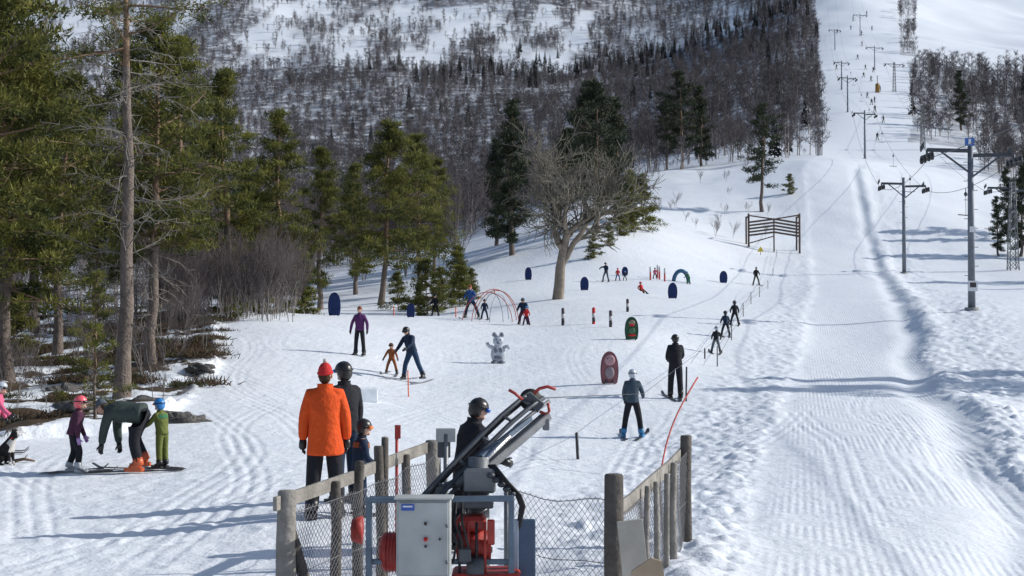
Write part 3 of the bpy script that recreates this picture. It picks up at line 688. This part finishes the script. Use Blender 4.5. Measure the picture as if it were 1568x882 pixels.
def spd(u,r,x,y):
    c=.05*np.exp(-((r-300)/90)**2)*(u<1250)+ .8*np.exp(-((r-830-.03*(u-900))/50)**2)*sm(u,520,740)*(u<1256)+.12*(r>500)*(r<900)*(u>1150)*(u<1256)+.02*(r>240)*(u<1250)*(r<900)
    c=c+.15*(u>1390)*(r>320)*(r<560)
    ul=np.interp(r,LR,LU);return np.where((u>ul-6)&(u<np.interp(r,LR,RU)+10),0,c)
scatter('distant_spruce_forest',sample(5600,240,1000,-.45,.45,1.6,spd,5),spm,.4,1.15,6)
hm=[]
for i in range(3):
    R=np.random.default_rng(200+i);mb=MB();k=140;d=R.normal(0,1,(k,3));d[:,2]=np.abs(d[:,2])+.3;d/=np.linalg.norm(d,axis=1,keepdims=True)
    s=np.c_[R.normal(0,.26,(k,2)),np.zeros(k)];mb.prisms(s,s+d*R.uniform(.08,.26,k)[:,None],np.full(k,.014),np.full(k,.006),mat('heather',(.07,.05,.032),.95,0,.4,5,0) if i<2 else mat('blueberry',(.045,.05,.022),.95,0,.4,5,0));hm.append(mb.mesh('shrub'))
scatter('heather_shrubs',sample(3400,26,90,-.42,-.14,1.4,lambda u,r,x,y:brushmask(u,r)*(fbm(x*.35,y*.35,3,77)>.1),9),hm,.5,1.4,10)
sap=[bare(70+i,2.6,.014,3,.4,birchb,twigm,.005,2,(2,3),zig=.1) for i in range(2)]
scatter('birch_saplings',sample(200,28,100,-.42,-.16,1.5,lambda u,r,x,y:brushmask(u,r)*.6,12),sap,.5,1.3,13)
scatter('forest_edge_saplings',sample(240,58,76,-.25,-.155,1.5,lambda u,r,x,y:np.ones_like(u)*.4,18),sap,.8,1.7,19)
scatter('slope_saplings',sample(500,150,290,.03,.3,1.5,lambda u,r,x,y:(u<np.interp(r,LR,LU)-30)*(fbm(x/9,y/9,2,5)>0)*.4,14),sap,.4,.9,15)
rk=mat('boulder',(.11,.105,.1),.9,0,.4,3,1,10,bdist=.06)
for i,(u,d,s) in enumerate([(285,31,.5),(255,32,.4),(120,33,.55),(75,31,.45),(310,41,.5),(20,30,.4),(180,30.5,.35),(225,34,.45),(100,38,.5)]):
    g=G(u,d);mb=MB();mb.ball((0,0,0),(s,s*.7,s*.3),rk,seg=22,ring=14);vv=mb.v[0];mb.v[0]=vv*(1+.9*fbm(vv[:,0]*3/s+i*9,vv[:,1]*3/s+vv[:,2]*5/s,3,i))[:,None];place(mb.mesh('boulder'),'boulder',g,i*1.3)
# ------------------------------------------------------------ LIFT PYLONS AND CABLES
def pylon(name,u,d,h,arm=2.4,lat=False,sign=False,tilt=0):
    g=G(u,d);mb=MB();T=g+np.array([0,0,h])
    if lat:
        for sx in(-1,1):
            for sy in(-1,1): mb.tube([g+np.array([sx*.45,sy*.45,-.3]),T+np.array([sx*.2,sy*.2,0])],.05,steel,5)
        kk=9
        for k in range(kk):
            a=k/kk;b_=(k+1)/kk
            for (p,q) in(((-1,-1),(1,-1)),((1,-1),(1,1)),((1,1),(-1,1)),((-1,1),(-1,-1))):
                wa=.45-.25*a;wb=.45-.25*b_
                mb.tube([g+np.array([p[0]*wa,p[1]*wa,h*a]),g+np.array([q[0]*wb,q[1]*wb,h*b_])],.028,steel,4)
                mb.tube([g+np.array([q[0]*wa,q[1]*wa,h*a]),g+np.array([p[0]*wb,p[1]*wb,h*b_])],.028,steel,4)
    else:
        mb.tube([g-np.array([0,0,.4]),g+np.array([0,0,h*.5]),T],[.2,.17,.14],pylm,12)
        mb.tube([g-np.array([0,0,.3]),g+np.array([0,0,.12])],[.4,.36],mat('concrete',(.3,.3,.29),.9),14)
        for k in range(int(h*1.6)): mb.box(g+np.array([.26 if k%2 else -.26,0,1.8+k*.5]),(.22,.03,.03),dsteel)
    for sx,dz in((-1,-.9),(1,-1.15)):
        e=T+np.array([sx*arm,0,dz+.35+tilt*sx]);b0=T+np.array([0,0,dz+.3])
        mb.beam(b0,e,.16,.2,dsteel);mb.beam(T+np.array([0,0,dz-.9]),b0+(e-b0)*.72,.09,.09,dsteel)
        mb.beam(e+np.array([0,-1.1,-.28]),e+np.array([0,1.1,-.28]),.07,.16,dsteel)
        mb.tube([e,e+np.array([0,0,-.3])],.06,dsteel,6)
        for w in(-.95,-.35,.35,.95):
            c=e+np.array([0,w,-.45]);mb.tube([c-np.array([.05,0,0]),c+np.array([.05,0,0])],.2,black,12)
        mb.beam(e+np.array([-.25,.3,.05]),e+np.array([-.25,-.3,.25]),.05,.3,dsteel)
    if sign:
        mb.box(g+np.array([0,-.22,1.25]),(.5,.03,.55),white);mb.box(g+np.array([0,-.24,1.3]),(.32,.02,.25),mat('sign_dark',(.05,.04,.04),.6))
        mb.box(g+np.array([0,-.24,h*.47]),(.3,.02,.3),white)
        mb.box(T+np.array([-.1,-.2,-.15]),(.5,.03,.42),mat('sign_blue',(.05,.15,.45),.5));mb.box(T+np.array([-.1,-.225,-.15]),(.14,.02,.3),white)
    mb.obj(name,g);return T
A1=pylon('lift_pylon',1488,74,9,2.3,sign=True)
A2=pylon('lift_pylon',1385,133,9.1,2.1)
A3=pylon('lift_pylon',1326,265,9.2,2.1)
A4=pylon('lift_pylon',1300,350,9.2,2.2);A5=pylon('lift_pylon',1291,430,9,2.2);A6=pylon('lift_pylon',1281,600,9,2.4);A7=pylon('lift_pylon',1275,820,9,2.4)
B1=pylon('lattice_lift_pylon',1552,137,8.6,2.4,lat=True);B2=pylon('lattice_lift_pylon',1415,285,8.6,2.6,lat=True);B3=pylon('lattice_lift_pylon',1372,420,9,2.8,lat=True);B4=pylon('lift_pylon',1342,520,9,3);B5=pylon('lift_pylon',1320,640,10,3);B6=pylon('lift_pylon',1310,850,9,3)
A0=np.array([11.,-30,8.]);B0=A0+np.array([30,0,0])
g=G(1346,415);mb=MB();mb.tube([g,g+[0,0,2.6]],[.7,.6],mat('pad_amber',(.3,.17,.05),.7),12);mb.tube([g,g+[0,0,5]],.12,dsteel,6);mb.obj('padded_post',g)
mb=MB()
def cables(seq,offs):
    for a,b_ in zip(seq[:-1],seq[1:]):
        for ox,dz in offs:
            p=[];Ld=np.linalg.norm(b_-a)
            for t in np.linspace(0,1,13): p.append(a*(1-t)+b_*t+np.array([ox,0,dz-4*t*(1-t)*Ld*.012]))
            mb.tube(p,.02,dsteel,4)
cables([A0,A1,A2,A3,A4,A5,A6,A7],[(-2.2,-1.0),(2.2,-1.25)])
cables([B0,B1,B2,B3,B4,B5,B6],[(-2.5,-1.0),(2.5,-1.25)])
mb.obj('lift_cable')
def tbar(p,drop):
    h=MB();h.tube([p,p-np.array([0,0,.3])],.03,dsteel,6);h.ball(p-np.array([0,0,.42]),(.13,.1,.16),dsteel,seg=10,ring=6)
    h.tube([p-np.array([0,0,.5]),p-np.array([0,0,drop])],.018,dsteel,5)
    b_=p-np.array([0,0,drop]);h.tube([b_-np.array([.55,0,-.05]),b_,b_+np.array([.55,0,.05])],.035,black,6);h.obj('t_bar_hanger',p)
for a,b_,ts in((A1,A2,(.4,)),(A2,A3,(.2,.5,.8)),(A3,A4,(.3,.7)),(A4,A5,(.3,.7))):
    for t in ts:
        Ld=np.linalg.norm(b_-a)
        tbar(a*(1-t)+b_*t+np.array([2.2,0,-1.25-4*t*(1-t)*Ld*.012]),1.9)
# ------------------------------------------------------------ WOODEN GATE
g=G(1186,150);mb=MB();wd=2.75
for sx in(-1,1):
    gz_=G(1186+sx*39,150)
    mb.tube([gz_-np.array([0,0,.4]),np.array([gz_[0],150,g[2]+4.1])],.11,gwood,8)
    mb.tube([np.array([gz_[0],151.6,g[2]-.2]),np.array([gz_[0],151.6,g[2]+3.9])],.1,gwood,8)
    mb.beam((gz_[0],150,g[2]+3.9),(gz_[0],151.6,g[2]+3.7),.1,.16,gwood)
for k,z in enumerate((1.75,2.1,2.45,2.8,3.15)):
    mb.beam(g+np.array([-wd,-.1,z]),g+np.array([0,-.1,z+.35]),.05,.2,gwood);mb.beam(g+np.array([0,-.13,z+.35]),g+np.array([wd,-.13,z-.1]),.05,.2,gwood)
mb.beam(g+np.array([-wd,0,3.9]),g+np.array([0,0,3.5]),.12,.14,gwood);mb.beam(g+np.array([0,.02,3.5]),g+np.array([wd,.0,3.95]),.12,.14,gwood)
mb.tube([g+np.array([0,.1,-.2]),g+np.array([0,.1,3.6])],.08,gwood,8)
mb.beam(g+np.array([-wd,.5,.9]),g+np.array([0,.5,1.7]),.06,.12,gwood)
mb.obj('wooden_gate',g)
g=G(1165,146);mb=MB();mb.tube([g,g+np.array([0,0,.5])],.03,dwood,6);mb.poly([g+np.array([-.35,-.03,.35]),g+np.array([.35,-.03,.35]),g+np.array([0,-.03,.9])],(0,.02,0),mat('yellow_sign',(.7,.5,.03),.5));mb.obj('warning_sign',g)
# ------------------------------------------------------------ TEACHING AREA TOYS
def pad(name,u,d,w,h,c,deco=None,lean=0):
    g=G(u,d);mb=MB();o=[]
    for t in np.linspace(0,1,7): o.append((w*(.42+.08*math.sin(t*math.pi*.7)),t*h*.55))
    for a in np.linspace(0,math.pi,11)[1:-1]: o.append((math.cos(a)*w*.48,h*.55+math.sin(a)*h*.45))
    for t in np.linspace(1,0,7): o.append((-w*(.42+.08*math.sin(t*math.pi*.7)),t*h*.55))
    cm=mat('pad_'+c[0],c[1],.7,0,.25,4,.3,8);o=np.array(o)
    for s_,yo in((1.0,-.07),(.86,-.11)):
        out=[g+np.array([x*s_,yo,.02+(z-h*.5)*s_+h*.5]) for x,z in o];mb.poly(out,(0,.14 if s_==1 else .22,0),cm)
    for sx in(-1,1): mb.tube([g+np.array([sx*w*.3,0,-.3]),g+np.array([sx*w*.3,0,.1])],.03,dark,6)
    if deco:
        for (x,z,rx,rz_,mm) in deco: mb.ball(g+np.array([x*w,-.13,z*h]),(rx*w,.03,rz_*h),mm,seg=12,ring=6)
    mb.obj(name,g)
nb=('navy',(.014,.03,.11))
for (u,d,w,h) in [(512,70,.62,1.15),(629,73,.42,.72),(895,100,.6,.95),(1030,90,.6,1.0),(1108,118,.65,1.0),(809,112,.55,1.),(957,114,.5,.7)]: pad('blue_marker_pad',u,d,w,h,nb)
dk_=mat('deco_dark',(.06,.04,.05),.6);pk=mat('deco_pink',(.42,.24,.26),.6);wt=mat('deco_white',(.45,.45,.45),.6)
pad('pink_figure_pad',933,43,.55,.98,('dusty_red',(.24,.1,.11)),[(0,.74,.3,.17,pk),(-.12,.79,.07,.04,dk_),(.12,.79,.07,.04,dk_),(0,.7,.1,.03,dk_),(0,.35,.26,.2,mat('deco_grey',(.25,.2,.22),.6)),(0,.35,.1,.12,pk),(-.2,.08,.1,.05,dk_),(.2,.08,.1,.05,dk_)])
pad('green_figure_pad',967,58,.56,.93,('green',(.03,.08,.045)),[(0,.76,.24,.11,mat('deco_tan',(.25,.2,.15),.6)),(0,.66,.2,.07,redc),(0,.4,.25,.15,mat('deco_green',(.05,.12,.06),.6)),(0,.2,.3,.05,redc)])
g=G(763,50);mb=MB();gw=mat('figure_grey_white',(.46,.49,.54),.6,0,.3,6);gd=mat('figure_grey',(.16,.18,.22),.6,0,.2)
mb.ball(g+[0,0,.32],(.27,.13,.36),gw);mb.ball(g+[0,-.01,.78],(.19,.13,.19),gw);mb.ball(g+[0,-.1,.72],(.07,.08,.05),gd)
for sx in(-1,1):
    mb.ball(g+[sx*.13,0,1.0],(.1,.04,.1),gw);mb.ball(g+[sx*.13,-.035,1.0],(.06,.02,.06),gd);mb.ball(g+[sx*.07,-.12,.82],(.025,.02,.03),dark)
    mb.tube([g+[sx*.2,0,.55],g+[sx*.34,0,.6],g+[sx*.4,-.02,.72 if sx<0 else .5]],[.07,.06,.06],gw,8)
    mb.ball(g+[sx*.14,-.06,.03],(.12,.14,.06),gd)
    mb.ball(g+[sx*.09,-.11,.45],(.07,.03,.1),gd)
mb.ball(g+[0,-.11,.2],(.16,.04,.07),gd);mb.obj('mouse_figure',g)
mb=MB();g=G(757,70);cr=mat('hoop_red',(.42,.08,.06),.5);cb=mat('hoop_grey',(.25,.3,.38),.5)
for k,(a,ww,hh,mm) in enumerate([(0,1.25,1.6,cr),(.6,1.35,1.75,cr),(1.2,1.3,1.5,cb),(-.6,1.35,1.7,cr),(-1.1,1.2,1.55,cb)]):
    c=g+np.array([(-.35,0,.25,.1,-.1)[k],.15*k,0]);mb.tube([c+np.array([math.cos(t)*ww*math.cos(a),math.cos(t)*ww*math.sin(a),-.15+math.sin(t)*hh]) for t in np.linspace(0,math.pi,22)],.022,mm,6)
mb.tube([g+[0,.1,1.35],g+[0,.1,1.62]],.03,cr,6);mb.obj('play_hoops',g)
g=G(1043,113);mb=MB();mb.tube([g+np.array([math.cos(t)*.6,0,math.sin(t)*.95-.05]) for t in np.linspace(0,math.pi,14)],.16,mat('arch_blue',(.03,.12,.22),.6),8);mb.obj('inflatable_arch',g)
def pole(name,u,d,h,r,segs,lean=0):
    g=G(u,d);mb=MB();n_=len(segs)
    for k,mm in enumerate(segs):
        a=g+np.array([lean*h*k/n_,0,-.1+(h+.1)*k/n_]);b_=g+np.array([lean*h*(k+1)/n_,0,-.1+(h+.1)*(k+1)/n_]);mb.tube([a,b_],r,mm,8)
    mb.ball(g+np.array([lean*h,0,h]),r,segs[-1],seg=8,ring=5);mb.obj(name,g)
rc=mat('pole_red',(.45,.05,.04),.5);kc=mat('pole_dark',(.03,.03,.035),.6);oc=mat('pole_orange',(.75,.14,.05),.5)
for (u,d,h) in [(862,66,.75),(909,66,.72),(935,64,.7),(961,74,.62)]: pole('padded_pole',u,d,h,.075,[redc if u==909 else kc,kc,wt,redc if u==909 else dk_])
for (u,d) in [(996,112),(1010,113),(1018,112),(1007,114)]: pole('padded_pole',u,d,1.0,.07,[rc,rc,wt])
pole('marker_pole',626,40,.75,.018,[oc,oc],-.03);pole('marker_pole',885,27.5,.5,.03,[kc,kc],-.06);pole('marker_pole',1050,39.5,.95,.025,[kc,kc],.02)
pole('marker_pole',603,78,.5,.03,[oc]);pole('marker_pole',1079,55,.4,.03,[kc]);pole('marker_pole',698,74,.5,.03,[oc])
p0=G(1011,24.5);mb=MB();tp=W(1068,578,26)
mb.tube([p0*(1-t)+tp*t+np.array([-.12*math.sin(t*math.pi),0,0]) for t in np.linspace(-.02,1,12)],.016,rc,8);mb.obj('red_slalom_pole',p0)
mb=MB();pts=[G(u,d) for u,d in [(1098,52),(1120,63),(1138,75),(1150,88),(1163,101),(1176,116),(1184,130),(1190,146)]]
for p in pts: mb.tube([p-np.array([0,0,.3]),p+np.array([0,0,.75])],.022,kc,6)
for p,q in zip(pts[:-1],pts[1:]):
    for z in(.7,.35): mb.tube([p+[0,0,z],(p+q)/2+[0,0,z-.08],q+[0,0,z]],.008,dsteel,4)
mb.obj('rope_fence',pts[0])
mb=MB();rp_=[W(822,610,12.4),G(968,32)+[.25,0,1.0],G(1034,40)+[.3,0,1.05],G(1098,58)+[.3,0,.8],G(1127,69)+[.3,0,.8],G(1165,118)+[.2,0,1.0],G(1186,150)+[0,0,2.4]]
mb.tube(rp_,.006,dsteel,5);mb.obj('tow_rope',rp_[0])
g=G(562,37.5);mb=MB();mb.box(g+[0,0,.16],(.52,.4,.4),mat('foam_block',(.7,.74,.78),.7),Matrix.Rotation(.3,3,'Z'),.03);mb.box(g+[-.02,.02,.33],(.6,.44,.07),mat('foam_block',(.8,.8,.8)),Matrix.Rotation(.3,3,'Z'),.02);mb.obj('snow_block',g)
# ------------------------------------------------------------ FOREGROUND FENCES
def gz(x,y): return float(ground(np.array([x]),np.array([y]))[0])
def mesh_net(mb,a,b_,z0,z1a,z1b,cell=.07):
    a=np.array(a);b_=np.array(b_);Ld=np.linalg.norm(b_-a);S=[];Ee=[]
    def pt(s,t):
        f=s/Ld;zt=z0+(z1a*(1-f)+z1b*f-z0)*t-.05*math.sin(math.pi*f)*t+.02*math.sin(s*7)*t;xy=a+(b_-a)*f;return (xy[0]+.02*math.sin(s*5+t*3),xy[1]+.03*math.sin(s*6+t*4),zt)
    h=((z1a+z1b)/2-z0)
    k=-h
    while k<Ld:
        for sg in(1,-1):
            pr=None
            nseg=8
            for q in range(nseg+1):
                t=q/nseg;s=k+h*t if sg>0 else k+h*(1-t)
                if 0<=s<=Ld:
                    p=pt(s,t)
                    if pr is not None:S.append(pr);Ee.append(p)
                    pr=p
                else: pr=None
        k+=cell
    mb.prisms(S,Ee,np.full(len(S),.0026),np.full(len(S),.0026),wire,3)
    for tt in(.985,.5):
        q=[pt(Ld*w_/8,tt) for w_ in range(9)];mb.tube(q,.004,wire,4)
mb=MB()
L0=np.array([-1.83,11.5]);L1=np.array([-.86,15.2])
def fp(t): return L0+(L1-L0)*t
RJ=np.random.default_rng(5)
for t,w_,hh in((0,.085,1.1),(.27,.05,1.08),(.42,.05,1.2),(.57,.05,1.3),(1,.09,1.22),(.78,.05,1.15)):
    x,y=fp(t);z=gz(x,y);jx=RJ.normal(0,.012,3);mb.tube([(x,y,z-.4),(x+jx[0],y,z+hh*.3),(x+jx[1],y,z+hh*.6),(x+jx[2],y,z+hh-.015),(x+jx[2],y,z+hh)],[w_,w_*1.02,w_*.93,w_*.92,w_*.8],wood if w_>.06 else dwood,10)
    if w_>.06: mb.tube([(x+.3*(.97 if t<.5 else 0),y+.25,z-.3),(x,y+.03,z+hh*.75)],.05,dwood,8)
for (t0,t1,za,zb) in((-.02,.5,-1.43,-1.385),(.5,1.02,-1.365,-1.30)):
    a=fp(t0);c=fp(t1);mb.beam((a[0]-.06,a[1]-.08,za),(c[0]-.06,c[1]-.08,zb),.035,.115,wood)
mesh_net(mb,fp(0)+[.06,0],fp(1)+[.06,0],-2.55,-1.5,-1.36)
mb.obj('wooden_mesh_fence',(L0[0],L0[1],-2.4))
mb=MB();R0_=np.array([.83,11.4]);R1_=np.array([1.98,16.0])
def fq(t): return R0_+(R1_-R0_)*t+np.array([.06*math.sin(t*math.pi),0])
for t,w_,hh in((0,.085,1.16),(.3,.03,.9),(.42,.03,.9),(.55,.03,.92),(.7,.04,1.),(1,.07,1.2)):
    x,y=fq(t);z=gz(x,y);jx=RJ.normal(0,.012,2);mb.tube([(x,y,z-.4),(x+jx[0],y,z+hh*.5),(x+jx[1],y,z+hh-.015),(x+jx[1],y,z+hh)],[w_,w_*.97,w_*.93,w_*.8],dwood if w_>.06 else wood,10)
ts=np.linspace(.06,1.03,7)
zz=np.interp(ts,[0,.5,1.03],[-1.56,-1.5,-1.56])+np.array([0,.0,.02,.03,.05,.08,.1])
for k in range(6):
    a=fq(ts[k]);c=fq(ts[k+1]);mb.beam((a[0]-.07,a[1],zz[k]),(c[0]-.07,c[1],zz[k+1]),.03,.14,wood)
mesh_net(mb,fq(0),fq(1),-2.55,-1.55,-1.42);mb.obj('wooden_mesh_fence',(R0_[0],R0_[1],-2.4))
mb=MB()
mesh_net(mb,(-.05,13.1),(.85,12.0),-2.6,-1.5,-1.45,.075);mb.tube([(-.05,13.1,-2.7),(-.05,13.1,-1.48)],.025,steel,8);mb.tube([(.86,12.0,-2.7),(.86,12.0,-1.43)],.025,steel,8);mb.obj('chain_link_fence',(0,13,-2.4))
g=W(968,842,11);mb=MB();mb.box(g,(.2,.03,.5),mat('pale_board',(.4,.38,.34),.8,0,.25,5,.3),Matrix.Rotation(-.12,3,'Y')@Matrix.Rotation(.3,3,'X'),.004);mb.obj('leaning_board',g)
g=W(988,872,10.6);mb=MB();mb.poly([g+[-.16,0,-.3],g+[.17,.02,-.3],g+[.13,.05,.05],g+[.05,.06,.075],g+[-.1,.05,-.02]],(0,.03,0),ply);mb.obj('plywood_sheet',g)
g=W(608,700,14.5);mb=MB();mb.tube([g-[0,0,1.],g+[0,0,.3]],.018,rc,6);mb.box(g+[.01,0,.26],(.06,.02,.14),rc);mb.obj('red_flag_pole',g)
g=W(590,700,13.8);mb=MB();mb.tube([g-[0,0,1.2],g+[0,0,.19]],.035,dwood,8);mb.ball(g+[0,0,.19],(.035,.035,.012),wood);mb.obj('wooden_post',g)
g=W(683,680,14.2);mb=MB();mb.box(g+[0,0,.09],(.2,.03,.14),cab,None,.008);mb.box(g+[-.02,.03,-.02],(.13,.04,.24),dsteel,None,.01);mb.tube([g-[0,0,1.3],g+[0,0,.1]],.025,steel,8);mb.obj('control_panel',g)
# ------------------------------------------------------------ ROPE TOW DRIVE MACHINE
mb=MB();D=11.6
fr=mat('frame_blue_grey',(.11,.15,.2),.45,.3,.3)
for u in(566,783): mb.beam(W(u,762,D-.35),W(u,1000,D-.35),.05,.05,fr);mb.beam(W(u,762,D+.35),W(u,1000,D+.35),.05,.05,fr)
mb.beam(W(563,766,D-.36),W(786,763,D-.36),.05,.045,fr);mb.beam(W(566,764,D+.35),W(783,764,D+.35),.05,.045,fr)
mb.beam(W(566,766,D-.33),W(566,766,D+.33),.05,.05,fr);mb.beam(W(783,764,D-.33),W(783,764,D+.33),.05,.05,fr)
mb.beam(W(566,860,D-.3),W(783,860,D-.3),.04,.04,fr)
c=W(650,822,D-.55);mb.box(c,(.42,.2,.6),cab,None,.012);mb.box(c+[0,-.108,0],(.385,.012,.565),cab,None,.006)
mb.box(c+[-.12,-.118,.245],(.1,.008,.05),mat('label_blue',(.03,.1,.4),.4));mb.box(c+[-.12,-.1225,.252],(.075,.004,.012),white);mb.box(c+[0.0,0,.31],(.46,.24,.015),cab,None,.005)
for (x,z,r,mm) in((.02,.12,.013,dark),(.02,-.0,.016,redc),(.02,-.055,.01,dark),(.13,-.0,.009,dark),(.185,.1,.012,steel),(.185,-.18,.012,steel)):
    mb.tube([c+[x,-.112,z],c+[x,-.14,z]],r,mm,10)
mb.tube([W(733,700,D),W(733,1000,D)],[.085,.1],steel,12)
mb.box(W(735,735,D-.05),(.26,.2,.2),steel,None,.02);mb.box(W(722,770,D-.15),(.36,.3,.06),dsteel,None,.01)
mb.box(W(722,800,D-.2),(.24,.26,.12),redp,None,.03);mb.tube([W(700,835,D-.2),W(752,835,D-.2)],.12,redp,18);mb.tube([W(715,868,D-.32),W(742,868,D-.32)],.09,dsteel,16)
for k in range(4): mb.tube([W(704+k*13,800,D-.36),W(704+k*13,880,D-.36)],.013,redp if k%2 else black,6)
mb.box(W(745,880,D-.2),(.55,.4,.08),redp,None,.02)
mb.box(W(752,815,D-.34),(.06,.06,.2),redp,None,.01);mb.box(W(712,850,D-.4),(.1,.05,.12),dsteel,None,.015)
mb.tube([W(583,845,D-.2),W(590,845,D-.2),W(625,845,D-.2)],[.11,.155,.155],redp,20)
for k in range(7): mb.tube([W(592+k*5,845,D-.2),W(593.5+k*5,845,D-.2)],.165,redp,20)
mb.tube([W(540,812,D+1.1),W(556,812,D+1.1)],[.1,.13],redp,14)
mb.box(W(803,842,D-.1),(.18,.05,.5),bluep,None,.01);mb.box(W(790,842,D-.14),(.04,.05,.48),mat('panel_light',(.35,.42,.5),.5),None,.005)
def crv(off,y,lift=0):
    k=[(640,768),(668,738),(700,704),(735,668),(768,636),(797,612),(815,600)]
    return [W(a+off,b_+off*.55-lift,D-.1+.12*i+y) for i,(a,b_) in enumerate(k)]
for off,y in((0,-.12),(0,.14),(17,-.12),(17,.14)): mb.tube(crv(off,y),.021,dsteel,8)
mb.tube(crv(8,0,4),.016,black,6);mb.tube(crv(26,-.05),.018,steel,8)
for i in range(7):
    a=crv(0,-.12)[i];b_=crv(0,.14)[i];mb.tube([a,b_],.017,dsteel,6);a=crv(17,-.12)[i];mb.tube([crv(0,-.12)[i],a],.014,dsteel,6)
mb.beam(W(738,722,D),W(838,636,D+.5),.09,.07,steel);mb.beam(W(736,700,D),W(812,640,D+.4),.05,.04,fr)
mb.beam(W(652,760,D),W(745,716,D),.07,.06,steel);mb.tube([W(700,745,D-.1),W(780,668,D+.1)],.026,mat('chrome',(.5,.5,.5),.25,1),8)
mb.tube([W(700,745,D-.1),W(742,705,D)],.042,dsteel,10)
hc=W(812,612,D+.5);mb.tube([hc-[0,.03,0],hc+[0,.03,0]],.095,black,20);mb.tube([hc-[0,.06,0],hc+[0,.06,0]],.035,redp,10)
mb.box(hc+[.03,-.07,-.02],(.16,.02,.1),dsteel,Matrix.Rotation(.7,3,'Y'),.005);mb.box(hc+[.03,.07,-.02],(.16,.02,.1),dsteel,Matrix.Rotation(.7,3,'Y'),.005)
mb.tube([W(818,602,D+.4),W(826,595,D+.4),W(838,592,D+.4),W(851,596,D+.4)],[.016,.014,.014,.014],redp,8)
mb.tube([W(779,597,D+.3),W(788,602,D+.3),W(800,612,D+.3)],.013,redp,8);mb.tube([W(826,630,D+.45),W(836,634,D+.45),W(841,630,D+.45),W(839,617,D+.45)],.012,redp,8)
mb.box(W(836,650,D+.45),(.06,.05,.1),steel,None,.01)
for k in range(4): mb.tube([W(748+3*k,712,D-.1),W(766+4*k,738,D-.15-.03*k),W(788+3*k,752+2*k,D-.15),W(797+2*k,775,D-.15),W(793+k,805,D-.15),W(780,840,D-.1)],.012,black,6)
for k in range(5): mb.ball(W(752+k*8,728+k*7,D-.18),(.035,.03,.025),dsteel,seg=8,ring=5)
for k in range(3): mb.tube([W(690+k*9,770,D-.3),W(684+k*12,800,D-.4),W(700+k*8,830,D-.42),W(694+k*14,862,D-.4)],.011,black,6)
mb.obj('rope_tow_drive_machine',(W(720,860,D)[0],D,-2.4))
# ------------------------------------------------------------ LIGHT, WORLD, CAMERA
el=math.radians(30);az=math.radians(9)
sd=Vector((math.cos(az)*math.cos(el),math.sin(az)*math.cos(el),math.sin(el)))
sl=bpy.data.lights.new('sun','SUN');sl.energy=4.3;sl.angle=math.radians(.5);sl.color=(1,.965,.91)
so=bpy.data.objects.new('sun',sl);so.rotation_euler=sd.to_track_quat('Z','Y').to_euler();so.location=(60,10,60);col.objects.link(so)
w=bpy.data.worlds.new('World');scene.world=w;w.use_nodes=True
nt=w.node_tree;bg=nt.nodes['Background'];sk=nt.nodes.new('ShaderNodeTexSky');sk.sky_type='NISHITA';sk.sun_disc=False;sk.sun_elevation=el;sk.sun_rotation=math.pi/2-az
nt.links.new(sk.outputs[0],bg.inputs[0]);bg.inputs[1].default_value=.12
cam=bpy.data.cameras.new('camera');cam.lens=36*F/1568;cam.sensor_width=36;cam.clip_end=20000;cam.clip_start=.1
co=bpy.data.objects.new('camera',cam);co.rotation_euler=(math.pi/2+PITCH,0,0);col.objects.link(co);scene.camera=co
scene.view_settings.view_transform='Standard';scene.view_settings.look='None';scene.view_settings.exposure=0
